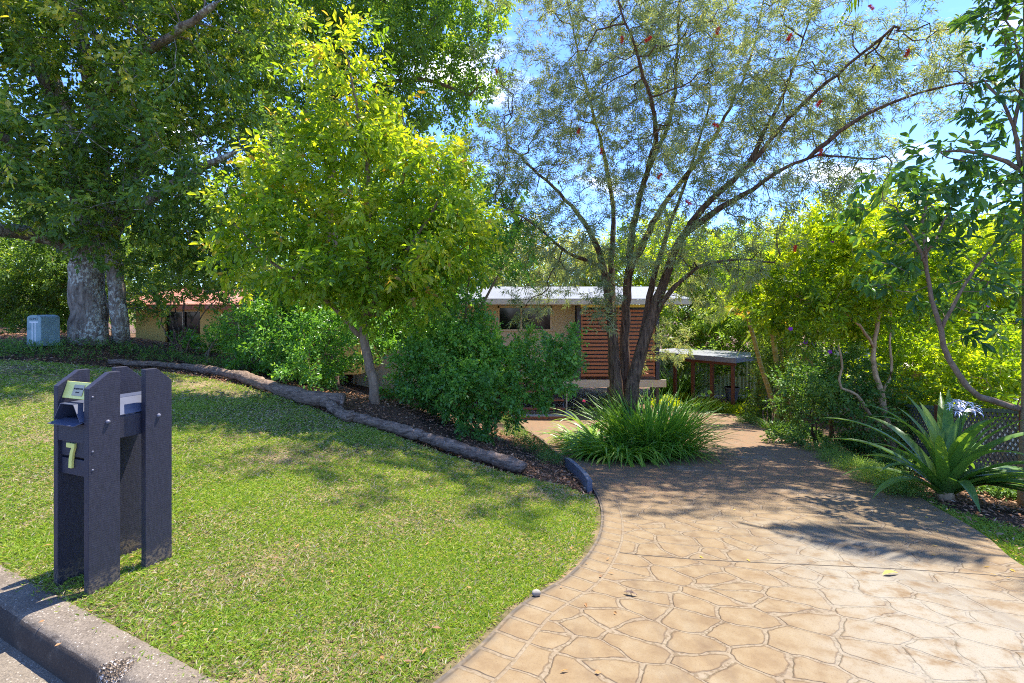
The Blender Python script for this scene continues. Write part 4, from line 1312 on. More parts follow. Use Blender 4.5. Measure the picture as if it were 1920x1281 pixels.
def brush(c, d, L=.11, r=.035):
    mb = MB()
    d = unit(np.asarray(d, float))
    n = 220
    s = rng.uniform(0, 1, n)
    o = rng.normal(0, 1, (n, 3))
    o = unit(o - (o @ d)[:, None] * d)
    P0 = c + d * (s[:, None] - .5) * L
    leaves(mb, P0, o + d * .35, r * rng.uniform(.8, 1.2, n), .006, np.full(n, .5), 0, 1.0, 0)
    mb.tube([c - d * L * .5, c + d * L * .55], [.004, .003], 5)
    return mb
for (px, py) in ((1085, 245), (1632, 14), (1482, 70), (1876, 138), (1703, 98), (1540, 287), (1340, 235), (1128, 285), (1238, 330), (1290, 378), (1166, 75), (1218, 72), (1344, 56), (930, 132), (1535, 192), (1492, 465)):
    a = PX(px, py, 1.0) - np.array([0, 0, CH])
    tt = np.linspace(4.2, Yc + 1.2, 120)
    ray = np.array([0, 0, CH]) + a[None] * tt[:, None]
    dd = np.linalg.norm(ray[:, None] - BP[None], axis=-1).min(1)
    k = np.argmin(dd)
    ok = np.where(dd < .16)[0]
    if len(ok):
        k = ok[0]
    child(BR, brush(ray[k] + rng.normal(0, .01, 3), rng.normal(0, .5, 3) + np.array([0, 0, -1.0])), 'flower', M['red'])

# ------------------------------------------------------------------ shrubs in the bed
def shrub(name, label, px, py, lobes, n, kind, mat, bark, nst=4, cat='shrub', **kw):
    b = ctr(px, py)
    c0 = np.mean([c for c, r in lobes], axis=0)
    gs = []
    for k in range(nst):
        e = lobes[k % len(lobes)][0] + rng.normal(0, .15, 3)
        mid = (b + e) / 2 + np.array([*rng.normal(0, .12, 2), .05])
        o_ = np.array([*rng.normal(0, .05, 2), 0]) if k else 0
        gs.append(([b + o_, mid, e], kw.pop('sr', .03) if k == 0 else .02, .008))
    return plant_tree(name, label, cat, gs, lobes, n, kind, mat, bark, foliage='foliage', base=b, **kw)
b = hit(905, 826)
Ys = b[1] + .75
shrub('round_shrub', 'rounded glossy green shrub between the log and the house steps', 905, 812,
      [ell(880, 690, Ys, 130, 85, .95), ell(990, 690, Ys - .1, 85, 58, .7), ell(1050, 680, Ys - .1, 42, 40, .4), ell(800, 720, Ys - .1, 80, 75, .7), ell(870, 770, Ys - .3, 110, 55, .8), ell(850, 640, Ys + .1, 80, 40, .6) , ell(760, 770, Ys - .2, 50, 45, .45)],
      900, K_SHRUB, M['leaf_shrub'], M['bark_brown'], 6, step=.13, spray=3, tipr=.003, thr=.008, tone=.45, tonev=.3, minz=.04, toptone=.25)
b = hit(890, 740)
Yt = 8.9
plant_tree('broadleaf_tree', 'mid green leafy tree rising behind the round shrub, right of the yellow-green tree', 'tree',
           [([ctr(868, 762), PX(866, 700, Yt), PX(872, 600, Yt), PX(880, 500, Yt), PX(880, 400, Yt)], .07, .015), ([PX(870, 640, Yt), PX(910, 560, Yt - .2), PX(960, 470, Yt - .2)], .035, .01), ([PX(872, 620, Yt), PX(830, 560, Yt), PX(800, 500, Yt)], .03, .01)],
           [ell(880, 470, Yt, 110, 100, 1.0), ell(945, 450, Yt - .2, 50, 70, .6), ell(845, 570, Yt - .1, 80, 60, .8), ell(810, 560, Yt, 70, 70, .7)],
           560, dict(K_SHRUB, len=.068, L=.22), M['leaf_shrub'], M['bark_grey'], step=.18, spray=2, dens=1.5, tipr=.004, thr=.010, tone=.5, tonev=.32, toptone=.4)
K_MID = dict(K_SHRUB, len=.062, L=.2)
shrub('leafy_shrub', 'dense green shrub under the big crown, above the left part of the log', 470, 694,
      [ell(500, 645, 10.0, 70, 55, .9), ell(530, 610, 10.0, 60, 60, .8), ell(500, 560, 10.4, 70, 40, .8)], 430, K_MID, M['leaf_shrub'], M['bark_grey'], 4, step=.18, spray=3, tipr=.004, thr=.010, tone=.42, tonev=.28, minz=.05)
shrub('leafy_shrub', 'low dense shrub with thin bare stem standing over the middle of the log', 585, 722,
      [ell(600, 660, 9.0, 90, 50, .8), ell(560, 690, 8.8, 80, 35, .6), ell(650, 620, 9.4, 70, 50, .7), ell(570, 590, 9.6, 70, 60, .8)], 520, K_MID, M['leaf_shrub'], M['bark_grey'], 4, step=.17, spray=3, tipr=.004, thr=.010, tone=.38, tonev=.28, minz=.05)
shrub('leafy_shrub', 'shady shrub in front of the yellow house, right of the big trunk', 385, 680,
      [ell(405, 645, 11.5, 50, 35, .6), ell(375, 668, 11.2, 35, 22, .4)], 130, K_MID, M['leaf_shrub'], M['bark_grey'], 3, step=.18, spray=3, tipr=.004, thr=.010, tone=.5, tonev=.3, minz=.05)
shrub('leafy_shrub', 'thin dark-stemmed shrub with few leaves before the yellow house wall', 335, 664,
      [ell(330, 515, 12.5, 80, 35, .9), ell(290, 560, 12.3, 25, 22, .4), ell(410, 540, 12.6, 50, 30, .6)], 170, K_MID, M['leaf_fig'], M['bark_brown'], 7, step=.2, spray=2, tipr=.005, thr=.011, tone=.4, tonev=.3)
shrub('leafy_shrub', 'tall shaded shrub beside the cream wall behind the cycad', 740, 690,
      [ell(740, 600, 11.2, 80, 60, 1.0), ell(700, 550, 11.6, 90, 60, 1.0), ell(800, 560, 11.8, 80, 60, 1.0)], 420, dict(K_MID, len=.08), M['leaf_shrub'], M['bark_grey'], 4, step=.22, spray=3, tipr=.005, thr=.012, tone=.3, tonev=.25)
# dark understorey on the far left
for (px, py, Y, lb, lobes) in (
        (40, 606, 14.0, 'dark understorey shrub left of the cable pillar', [(30, 540, 14, 90, 70, 1.3), (100, 500, 14.4, 70, 60, 1.1), (-40, 480, 14, 90, 90, 1.3)]),
        (110, 610, 15.0, 'dark understorey shrub directly behind the big trunk', [(110, 560, 15, 60, 60, 1.0), (170, 500, 15.2, 80, 70, 1.2)])):
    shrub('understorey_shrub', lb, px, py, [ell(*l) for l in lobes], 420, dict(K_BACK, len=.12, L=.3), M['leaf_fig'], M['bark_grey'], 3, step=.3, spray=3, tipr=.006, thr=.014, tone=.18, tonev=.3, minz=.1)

# ------------------------------------------------------------------ background trees
def bgtree(label, px, py, Y, lobes, n, mat='leaf_back', kind=K_BACK, step=.5, r=.18, name='broadleaf_tree', group='trees beyond the house', **kw):
    b = drop(np.array([(px - 960) / FPX * Y, Y, 0]), .2)
    top = ell(*lobes[0])[0]
    gs = [([b, (b + top) / 2 + np.array([.15, 0, 0]), top], r, .04)]
    for l in lobes[1:4]:
        e = ell(*l)[0]
        gs.append(([b + (top - b) * .55, (b + (top - b) * .6 + e) / 2 + np.array([0, 0, .1]), e], r * .5, .03))
    return plant_tree(name, label, 'tree', gs, [ell(*l) for l in lobes], n, kind, M[mat], M['bark_grey'], step=step, spray=kw.pop('spray', 3), tipr=.01, thr=kw.pop('thr', .03), tone=kw.pop('tone', .5), tonev=.35,
                      base=b, group=group, toptone=kw.pop('toptone', .4), **kw)
# tall sunlit tree behind the yellow-green one (with the pale limb)
Yd = 14.0
b = drop(np.array([(620 - 960) / FPX * Yd, Yd, 0]), .2)
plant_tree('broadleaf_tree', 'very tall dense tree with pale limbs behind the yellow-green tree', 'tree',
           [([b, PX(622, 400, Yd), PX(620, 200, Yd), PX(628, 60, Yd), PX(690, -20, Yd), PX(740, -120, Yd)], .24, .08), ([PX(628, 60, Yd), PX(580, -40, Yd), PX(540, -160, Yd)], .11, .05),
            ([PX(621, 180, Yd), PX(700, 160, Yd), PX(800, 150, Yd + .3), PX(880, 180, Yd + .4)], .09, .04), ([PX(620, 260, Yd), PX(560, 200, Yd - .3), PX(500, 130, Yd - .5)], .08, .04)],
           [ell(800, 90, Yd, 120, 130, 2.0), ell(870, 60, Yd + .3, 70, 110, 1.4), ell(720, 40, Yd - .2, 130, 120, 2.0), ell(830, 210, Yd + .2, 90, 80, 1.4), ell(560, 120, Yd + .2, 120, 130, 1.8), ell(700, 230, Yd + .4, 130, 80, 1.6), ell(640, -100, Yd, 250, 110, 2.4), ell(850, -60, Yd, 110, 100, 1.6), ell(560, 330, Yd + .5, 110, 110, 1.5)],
           1900, dict(K_FIG, len=.12, L=.32), M['leaf_back'], M['bark_grey'], step=.33, spray=3, tipr=.007, thr=.018, tone=.34, tonev=.32, base=b, toptone=.65)  # high toptone puts the sunlit top into the leaf colour
bgtree('dark green tree behind the left end of the house roof', 780, 0, 25, [(780, 400, 25, 150, 110, 2.6), (860, 470, 24, 120, 70, 2.0), (700, 460, 25, 120, 90, 2.2), (880, 380, 25, 60, 60, 1.6)], 750, 'leaf_back', tone=.35)
bgtree('grey green tree behind the house roof, left of the bottlebrush stems', 1010, 0, 27, [(1010, 500, 27, 110, 45, 2.2), (960, 470, 27, 70, 55, 2.0), (1080, 500, 27, 70, 45, 1.8)], 520, 'leaf_brush', tone=.6)
bgtree('pale green tree above the right end of the house roof', 1230, 0, 27, [(1230, 490, 27, 110, 60, 2.4), (1300, 520, 26, 80, 60, 2.0), (1160, 510, 27, 70, 50, 1.8)], 620, 'leaf_tib', tone=.4)
bgtree('pale green tree behind the covered walkway', 1340, 0, 28, [(1370, 490, 28, 110, 55, 2.4), (1320, 590, 26, 90, 60, 2.0), (1430, 530, 27, 100, 70, 2.2), (1270, 600, 25, 60, 60, 1.6)], 760, 'leaf_back', tone=.65)
bgtree('bushy green tree between walkway and palms', 1420, 0, 23, [(1420, 600, 23, 90, 60, 1.8), (1360, 640, 23, 60, 45, 1.4), (1470, 560, 22, 80, 70, 1.6)], 520, 'leaf_back', tone=.5)
bgtree('sunny green tree beyond the fence, behind the pink-flowering tree', 1560, 0, 19, [(1580, 480, 19, 110, 70, 2.0), (1500, 520, 19, 80, 70, 1.6), (1660, 500, 19, 90, 70, 1.8)], 620, 'leaf_tib', tone=.5)
bgtree('sunny green tree at the far right beyond the pale roof', 1800, 0, 19, [(1800, 530, 19, 120, 70, 2.0), (1900, 500, 19, 100, 80, 2.0), (1730, 590, 18.5, 80, 50, 1.5), (1880, 600, 19, 100, 40, 1.6)], 640, 'leaf_tib', tone=.55)
bgtree('dark tree behind the yellow house', 330, 0, 25, [(330, 480, 25, 150, 90, 2.6), (230, 430, 25, 120, 110, 2.4), (440, 480, 25, 110, 80, 2.2)], 560, 'leaf_fig', tone=.4)
bgtree('dark tree at the far left behind the understorey', 0, 0, 21, [(20, 480, 21, 150, 110, 2.4), (-120, 420, 21, 140, 140, 2.4), (120, 420, 21, 110, 120, 2.2)], 560, 'leaf_fig', tone=.4)
for (px, Y, lb) in ((560, 33, 'far green tree closing the view behind the left houses'), (900, 36, 'far green tree closing the view behind the roof ridge'), (1150, 38, 'far green tree behind the house and bottlebrush'), (1480, 38, 'far green tree behind the palms'), (1760, 36, 'far green tree beyond the right neighbour'), (150, 34, 'far green tree behind the big trunk'), (2050, 34, 'far green tree just past the right picture edge')):
    bgtree(lb, px, 0, Y, [(px, 530, Y, 150, 65, 3.0), (px - 110, 560, Y, 110, 50, 2.6), (px + 110, 555, Y, 110, 55, 2.6)], 420, 'leaf_back', dict(K_BACK, len=.26, L=.6), step=.8, group='far trees', tone=.45)

# ------------------------------------------------------------------ right side: tan-stemmed flowering trees
def tib(label, stems, lobes, n, fl):
    b = stems[0][0][0]
    r, P = plant_tree('flowering_tree', label, 'tree', stems, lobes, n, K_TIB, M['leaf_tib'], M['bark_tan'], step=.17, spray=2, tipr=.004, thr=.009, tone=.45, tonev=.35, base=b, toptone=.5, wob=.4, sc=(.75, 1.2))
    for (px, py) in fl:
        a = PX(px, py, 1.0) - np.array([0, 0, CH])
        tt = np.linspace(4.5, 11, 160)
        ray = np.array([0, 0, CH]) + a[None] * tt[:, None]
        dd = np.linalg.norm(ray[:, None] - P[None], axis=-1).min(1)
        ok = np.where(dd < .2)[0]
        k = ok[0] if len(ok) else dd.argmin()
        mb = MB()
        f0 = ray[k]
        nrm = unit(np.array([-.3, -1, .4]))
        aa = np.arange(5) / 5 * 2 * math.pi
        u_ = unit(np.cross(nrm, UP))
        w_ = np.cross(u_, nrm)
        D_ = np.cos(aa)[:, None] * u_ + np.sin(aa)[:, None] * w_ + nrm * .25
        leaves(mb, np.repeat(f0[None], 5, 0), D_, .045, .04, np.full(5, .5), .05, .05, 0, up=nrm)
        child(r, mb, 'flower', M['purple'])
    return r
q1 = ctr(1684, 866)
Y1 = q1[1]
tib('tan-stemmed flowering tree beside the crinum lily, bright leaves and purple blooms',
    [([q1, PX(1668, 810, Y1), PX(1655, 750, Y1), PX(1640, 690, Y1), PX(1640, 640, Y1), PX(1655, 560, Y1), PX(1670, 480, Y1)], .065, .02),
     ([PX(1668, 810, Y1), PX(1632, 780, Y1 - .1), PX(1600, 735, Y1 - .2), PX(1580, 730, Y1 - .2), PX(1578, 680, Y1 - .2), PX(1560, 600, Y1 - .2)], .035, .012),
     ([PX(1652, 740, Y1), PX(1672, 700, Y1 + .1), PX(1668, 640, Y1 + .1), PX(1672, 570, Y1 + .2)], .03, .012),
     ([PX(1640, 650, Y1), PX(1600, 600, Y1 - .2), PX(1550, 570, Y1 - .3), PX(1500, 560, Y1 - .3)], .03, .01)],
    [ell(1560, 520, Y1, 110, 75, 1.0), ell(1640, 470, Y1 + .2, 110, 80, 1.0), ell(1510, 580, Y1 - .2, 60, 60, .7), ell(1590, 585, Y1 + .3, 80, 35, .6), ell(1700, 540, Y1 + .4, 70, 70, .8), ell(1480, 520, Y1, 60, 60, .6), ell(1640, 600, Y1 + .5, 60, 40, .5)],
    1000, ((1482, 617), (1510, 642), (1526, 645), (1556, 660), (1560, 455)))
q2 = ctr(1722, 860)
Y2 = q2[1] + .9
q2 = ctr(1722, 846)
tib('tan-stemmed flowering tree nearer the fence, with crooked double stem',
    [([q2, PX(1722, 800, Y2), PX(1742, 760, Y2), PX(1750, 720, Y2), PX(1742, 660, Y2), PX(1746, 560, Y2), PX(1750, 480, Y2)], .05, .016),
     ([PX(1726, 790, Y2), PX(1730, 740, Y2 - .1), PX(1738, 735, Y2 - .1), PX(1735, 640, Y2), PX(1728, 560, Y2)], .035, .012),
     ([PX(1746, 600, Y2), PX(1800, 560, Y2), PX(1860, 540, Y2)], .025, .01)],
    [ell(1760, 500, Y2, 90, 80, 1.0), ell(1850, 540, Y2 + .1, 90, 70, 1.0), ell(1700, 620, Y2 + .3, 90, 50, .9), ell(1840, 690, Y2 + .7, 80, 50, .5), ell(1880, 640, Y2 + .3, 80, 50, .7), ell(1800, 640, Y2 + .5, 80, 40, .6), ell(1900, 460, Y2, 80, 60, .8), ell(1800, 750, Y2 + .2, 80, 45, .4), ell(1735, 770, Y2 + .25, 60, 50, .35), ell(1850, 720, Y2 + .1, 70, 40, .4)],
    1050, ((1853, 574), (1908, 665), (1748, 487)))
# dark shade shrubs along the right boundary
for (px, py, lb, lobes, n) in (
        (1530, 838, 'shady small-leaved shrub between the palms and the tan-stemmed tree', [(1530, 760, 9.6, 70, 60, .8), (1570, 700, 9.8, 60, 60, .7), (1500, 810, 9.4, 40, 22, .4)], 130),
        (1610, 850, 'shady small-leaved shrub at the foot of the tan-stemmed tree', [(1620, 780, 9.0, 60, 60, .6), (1600, 720, 9.3, 60, 50, .6), (1660, 740, 9.0, 60, 60, .6)], 150),
        (1440, 806, 'dark dense shrub behind the leaning palm stems', [(1452, 725, 14.2, 45, 65, .9), (1480, 690, 14.5, 55, 80, 1.0), (1455, 640, 15, 45, 50, .9)], 420)):
    shrub('shade_shrub', lb, px, py, [ell(*l) for l in lobes], n, K_MID, M['leaf_fig'] if px == 1440 else M['leaf_cover'], M['bark_brown'], 4, step=.17, spray=3, tipr=.004, thr=.010, tone=.35, tonev=.3, minz=.03)
for (px, py, lb, lobes, n) in (
        (1700, 800, 'sunny bright-leaved shrub on the far side of the lattice fence', [(1690, 690, 10.4, 70, 50, .8), (1760, 670, 10.6, 70, 50, .8), (1640, 650, 10.6, 60, 50, .8)], 300),
        (1860, 800, 'sunny bright-leaved shrub past the fence at the right picture edge', [(1850, 690, 8.8, 80, 55, .8), (1920, 720, 8.6, 70, 60, .8), (1790, 740, 8.8, 60, 40, .6)], 320)):
    b_ = drop(np.array([(px - 960) / FPX * lobes[0][2], lobes[0][2], 0]), .1)
    lo_ = [ell(*l) for l in lobes]
    plant_tree('leafy_shrub', lb, 'shrub', [([b_, (b_ + lo_[k][0]) / 2 + np.array([.05 * k, 0, 0]), lo_[k][0]], .03, .01) for k in range(3)], lo_, n, K_TIB, M['leaf_tib'], M['bark_tan'], base=b_, foliage='foliage',
               step=.2, spray=2, tipr=.004, thr=.010, tone=.42, tonev=.35, toptone=.4)
q = ctr(1872, 862)
plant_tree('leafy_shrub', 'small pale-leaved shrub growing in front of the lattice', 'shrub', [([q, PX(1868, 800, q[1]), PX(1872, 770, q[1])], .02, .008), ([q, PX(1890, 810, q[1]), PX(1900, 790, q[1])], .015, .006)],
           [ell(1870, 775, q[1], 35, 30, .3), ell(1905, 790, q[1] - .1, 30, 35, .3), ell(1850, 750, q[1] + .1, 25, 20, .2)], 110, K_TIB, M['leaf_shrub'], M['bark_tan'], base=q, foliage='foliage', step=.12, spray=1, tipr=.003, thr=.009, tone=.8, tonev=.2)
# slim brown stem by the drive
q = ctr(1557, 836)
plant_tree('slender_tree', 'slim reddish straight stem beside the drive under the bright leaves', 'tree', [([q, q + np.array([.02, 0, 1.2]), q + np.array([.05, .05, 2.3])], .045, .03)], [ell(1565, 570, q[1], 40, 30, .4)], 50, K_TIB, M['leaf_tib'], M['bark_brown'], base=q, step=.2, tipr=.005, thr=.012)

# ------------------------------------------------------------------ dark large-leaved tree on the right edge
Yu = 5.4
b = drop(np.array([6.35, 5.5, 0]), .15)
umb = [
    ([b, np.array([6.3, 5.5, .0]), PX(1990, 790, 5.5), PX(1925, 768, Yu), PX(1880, 757, Yu), PX(1845, 745, Yu), PX(1812, 722, Yu), PX(1785, 680, Yu), PX(1765, 625, Yu), PX(1748, 570, Yu), PX(1738, 500, Yu), PX(1732, 420, Yu), PX(1736, 360, Yu)], .052, .012),
    ([PX(1765, 630, Yu), PX(1790, 570, Yu - .1), PX(1830, 500, Yu - .1), PX(1870, 450, Yu - .1)], .022, .01),
    ([PX(1738, 500, Yu), PX(1700, 430, Yu), PX(1680, 390, Yu)], .018, .008),
    ([PX(1738, 480, Yu), PX(1770, 420, Yu), PX(1790, 380, Yu)], .018, .008),
    ([np.array([6.3, 5.5, .0]), PX(1990, 600, 5.5), PX(1950, 400, Yu), PX(1912, 318, Yu), PX(1900, 240, Yu), PX(1875, 185, Yu), PX(1855, 165, Yu)], .05, .014),
    ([PX(1912, 318, Yu), PX(1870, 296, Yu), PX(1830, 285, Yu), PX(1760, 286, Yu)], .028, .010),
    ([PX(1900, 240, Yu), PX(1915, 150, Yu), PX(1900, 60, Yu)], .022, .010),
]
lob = [ell(1740, 400, Yu, 90, 60, .6), ell(1800, 320, Yu, 70, 60, .5), ell(1690, 350, Yu + .1, 60, 60, .5), ell(1850, 450, Yu, 80, 60, .6), ell(1880, 560, Yu, 60, 60, .5), ell(1790, 500, Yu, 80, 60, .5), ell(1690, 480, Yu + .1, 60, 60, .5),
       ell(1890, 90, Yu, 60, 60, .5), ell(1850, 210, Yu, 40, 40, .35), ell(1930, 340, Yu, 50, 120, .5), ell(1740, 280, Yu, 50, 40, .4), ell(1920, 0, Yu, 90, 60, .6)]
plant_tree('umbrella_leaf_tree', 'dark large-leaved tree leaning in from the picture edge with curved grey trunk', 'tree', umb, lob, 420, K_DARK, M['leaf_dark'], M['bark_grey'],
           step=.17, spray=1, tipr=.0055, thr=.0095, tone=.4, tonev=.3, base=b, wob=.3, jitter=.2, spread=.6, sc=(.7, 1.1), clump=5, sig=.12, dens=1.3)

# ------------------------------------------------------------------ palms
def frond(mb, p0, dirh, L, rise, fall, nl=44, lw=.026, ll=.42, tone=.5, V=.5, twist=0.0):
    """feather frond: arching midrib with leaflets on both sides"""
    dirh = unit(np.array([dirh[0], dirh[1], 0.0]))
    s = np.linspace(0, 1, 18)
    c = p0 + dirh * (s * L * (1 - .15 * s))[:, None] + UP * (rise * s - fall * s ** 2.2)[:, None]
    mb.tube(c, np.linspace(.016, .003, 18), 5, 0, False, tone * .6 + .35)
    u = np.linspace(.14, 1, nl)
    q = np.stack([np.interp(u, s, c[:, i]) for i in range(3)], 1)
    tg = unit(np.stack([np.interp(u, s, np.gradient(c[:, i])) for i in range(3)], 1))
    side = unit(np.cross(tg, UP))
    for sg in (1, -1):
        D = side * sg + tg * .75 + UP * (V * (1 - u) - .15)[:, None] + rng.normal(0, .06, (nl, 3))
        l = ll * np.sin(np.clip(u * 1.05 + .12, 0, 1) * math.pi) ** .6 * rng.uniform(.85, 1.1, nl) + .05
        leaves(mb, q, D, l, lw, np.clip(tone + rng.normal(0, .12, nl), 0, 1), .1, .25, .22)
def palm(mb_t, stems, ringmat):
    pass
def palmmat():
    m, t = material('ringed_palm_stem')
    p = t.pos()
    z = t.n('SeparateXYZ', {0: p}).outputs[2]
    fr = t.math('FRACT', t.math('MULTIPLY', z, 7.0))
    ring = t.smooth(t.math('ABSOLUTE', t.math('SUBTRACT', fr, .5)), .07, .03)
    n1 = t.noise(p, 6.0, 5.0)
    c = t.ramp(n1, [(.3, (.20, .19, .035)), (.5, (.34, .24, .05)), (.75, (.42, .36, .16))])
    c = t.mix(t.math('MULTIPLY', ring, .7), c, (.50, .42, .28, 1))
    b = t.n('BsdfPrincipled', {'Base Color': c, 'Roughness': .6})
    t.n('OutputMaterial', {0: b.outputs[0]})
    return m
M['palmstem'] = palmmat()
PB = ctr(1460, 803)
Yp = PB[1]
stems = [
    ('leaning golden cane palm with yellow ringed stem at the drive edge', [(1462, 803), (1446, 745), (1428, 690), (1412, 630), (1402, 592)], Yp, .062, .5),
    ('upright golden cane palm, thickest stem of the clump', [(1476, 795), (1462, 720), (1452, 650), (1440, 560), (1436, 545)], Yp + .4, .075, .45),
    ('slim golden cane palm behind the thickest stem', [(1484, 792), (1472, 720), (1464, 640), (1460, 600)], Yp + .6, .05, .5),
    ('thinnest golden cane palm at the back of the clump', [(1494, 790), (1482, 700), (1470, 625)], Yp + .9, .035, .6)]
for lb, pts, Y, r, tn in stems:
    g0 = drop(np.array([(pts[0][0] - 960) / FPX * Y, Y, 0]), .1)
    line = [g0] + [PX(a, c, Y) for a, c in pts[1:]]
    T = thing('cane_palm', lb, 'palm', g0, 0, 'golden cane palms')
    c = spline(np.array(line), 40)
    rr = np.linspace(r * 1.15, r * .8, 40)
    rr[-8:] *= np.linspace(1.0, 1.25, 8)
    child(T, MB().tube(c, rr, 12), 'stem', M['palmstem'], True)
    top = c[-1]
    for k in range(7):
        a = k * 2.4 + rng.uniform(0, .6)
        fb = MB()
        frond(fb, top, (math.cos(a), math.sin(a)), rng.uniform(1.1, 1.6), rng.uniform(.5, 1.0), rng.uniform(.7, 1.3), 40, .026, .34, np.clip(tn + rng.normal(0, .15), 0, 1) if k != 3 else .97)
        child(T, fb, 'frond', M['leaf_palm'])
# tall palm whose trunk runs up the right picture edge
M['palmgrey'] = simple('grey_ringed_trunk', (.30, .215, .13), .8, .25, 5, .5, 8, (1, 1, 9))
q = drop(np.array([5.72, 5.31, 0]), .1)
T = thing('tall_palm', 'tall palm with ringed straight trunk at the right picture edge', 'palm', q)
c = np.array([q, q + [0, 0, .5], q + [0, 0, 2.5], q + [0, 0, 7.3]])
child(T, MB().tube(spline(c, 40), np.r_[np.linspace(.13, .09, 8), np.linspace(.09, .075, 32)], 14), 'trunk', M['palmgrey'], True)
top = q + np.array([0, 0, 7.35])
for k, (dx, dy, L, ri, fa) in enumerate(((-1, .3, 2.5, .4, 1.6), (-.5, -.9, 1.8, .9, 1.4), (-.6, 1.0, 2.5, .5, 1.8), (.2, 1, 2.5, .8, 1.8), (1, .2, 2.5, .8, 1.8), (.5, -1, 2.4, .8, 1.8), (-.2, -1, 2.0, 1.0, 1.4), (-.9, .5, 2.0, 1.2, 1.4))):
    fb = MB()
    frond(fb, top, (dx, dy), L, ri, fa, 56, .03, .55, .35)
    child(T, fb, 'frond', M['leaf_palm'])

# ------------------------------------------------------------------ strap-leaved plants
def straps(mb, P, az, L, w, e0, e1, tone, seg=8, fold=.25, kink=None, shape=.5):
    """blades: start at P, heading az, starting elevation e0 and ending elevation e1 (radians)"""
    n = len(P)
    s = np.linspace(0, 1, seg + 1)
    el = e0[:, None] + (e1 - e0)[:, None] * s[None, :] ** 1.3
    dh = np.stack([np.cos(az), np.sin(az)], -1)
    azd = np.stack([-np.sin(az), np.cos(az), np.zeros(n)], -1)
    st = (L / seg)[:, None]
    hx = np.cumsum(np.cos(el) * st, 1) - np.cos(el[:, :1]) * st
    hz = np.cumsum(np.sin(el) * st, 1) - np.sin(el[:, :1]) * st
    sway = rng.normal(0, .06, n)[:, None] * (hx ** 2) / np.maximum(L[:, None], .01)
    c = P[:, None, :] + np.concatenate([dh[:, None, :] * hx[..., None], hz[..., None]], -1) + azd[:, None, :] * sway[..., None]
    ww = w[:, None] * np.clip(np.minimum((s[None] * 3.0 + shape), 1.0) * (1 - s[None] ** 3.2), 0.03, 1)
    nrm = np.concatenate([-dh[:, None, :] * np.sin(el)[..., None], np.cos(el)[..., None]], -1)
    lft = c + azd[:, None] * ww[..., None] * .5 + nrm * ww[..., None] * fold
    rgt = c - azd[:, None] * ww[..., None] * .5 + nrm * ww[..., None] * fold
    v = np.stack([lft, c, rgt], 2).reshape(-1, 3)
    m = seg + 1
    k = (np.arange(n)[:, None, None] * m * 3 + np.arange(seg)[None, :, None] * 3 + np.array([0, 1])[None, None, :]).reshape(-1)
    mb.add(v, np.stack([k, k + 1, k + 4, k + 3], -1), 0, np.repeat(tone, m * 3))
def tuft(name, label, cat, base, rx, ry, n, L, w, mat, e0=(50, 85), e1=(-30, 30), tone=(.2, .8), group=None, seg=7, fold=.22, **kw):
    b = np.asarray(base, float)
    a = rng.uniform(0, 2 * math.pi, n)
    rr = np.sqrt(rng.uniform(0, 1, n))
    x, y = b[0] + np.cos(a) * rr * rx, b[1] + np.sin(a) * rr * ry
    z = G(x, y) - .03
    az = a + rng.normal(0, .75, n)
    Ls = rng.uniform(*L, n)
    es = np.radians(rng.uniform(*e0, n)) - rr * np.radians(14)
    ee = np.radians(rng.uniform(*e1, n))
    T = thing(name, label, cat, (b[0], b[1], gz(b[0], b[1])), 0, group)
    mb = MB()
    straps(mb, np.c_[x, y, z], az, Ls, rng.uniform(*w, n), es, ee, rng.uniform(*tone, n), seg, fold)
    child(T, mb, 'foliage', mat)
    return T
IS = hit(1195, 838)
isl = lambda px, py, d=0: hit(px, py)
def seedheads(T, b, n, h, mat, rx=.5, col='flower_head'):
    for k in range(n):
        mb, fm_ = MB(), MB()
        a = rng.uniform(0, 2 * math.pi)
        p0 = np.array([b[0] + math.cos(a) * rx * .5, b[1] + math.sin(a) * rx * .5, 0])
        p0[2] = gz(p0[0], p0[1])
        p1 = p0 + np.array([math.cos(a) * .25, math.sin(a) * .25, h * rng.uniform(.8, 1.15)])
        mb.tube(spline(np.array([p0, (p0 + p1) / 2 + [0, 0, .08], p1]), 8), .005, 5)
        d = unit(rng.normal(0, 1, (26, 3)) + np.array([0, 0, .4]))
        leaves(fm_, np.repeat(p1[None], 26, 0), d, .05, .014, np.full(26, .8), 0, 1, 0)
        child(T, mb, 'flower_stalk', M['leaf_strap'])
        child(T, fm_, col, mat)
q = hit(1232, 858)
t1 = tuft('strappy_clump', 'tall strappy clump right of the bottlebrush stems', 'plant', q + np.array([.0, .55, 0]), .5, .5, 620, (1.0, 1.5), (.020, .036), M['leaf_strap'], (62, 90), (-10, 62), (.1, .8))
seedheads(t1, q + np.array([.35, .5, 0]), 6, .95, M['leaf_strap'], .9, 'seed_head')
t2 = tuft('agapanthus', 'bright green agapanthus clump at the front of the tree island', 'plant', hit(1180, 866) + np.array([0, .30, 0]), .62, .28, 360, (.6, 1.1), (.032, .056), M['leaf_strap'], (48, 86), (-70, 5), (.4, .97))
t3 = tuft('agapanthus', 'agapanthus clump at the left front corner of the tree island', 'plant', hit(1112, 848) + np.array([.05, .35, 0]), .36, .36, 240, (.55, 1.05), (.03, .05), M['leaf_strap'], (48, 86), (-70, 5), (.3, .95))
t3b = tuft('strappy_clump', 'fine-leaved strappy clump spilling over the right edge of the island', 'plant', hit(1272, 862) + np.array([.0, .45, 0]), .34, .36, 340, (.7, 1.2), (.016, .028), M['leaf_strap'], (48, 84), (-45, 25), (.15, .85))
q = hit(1112, 815)
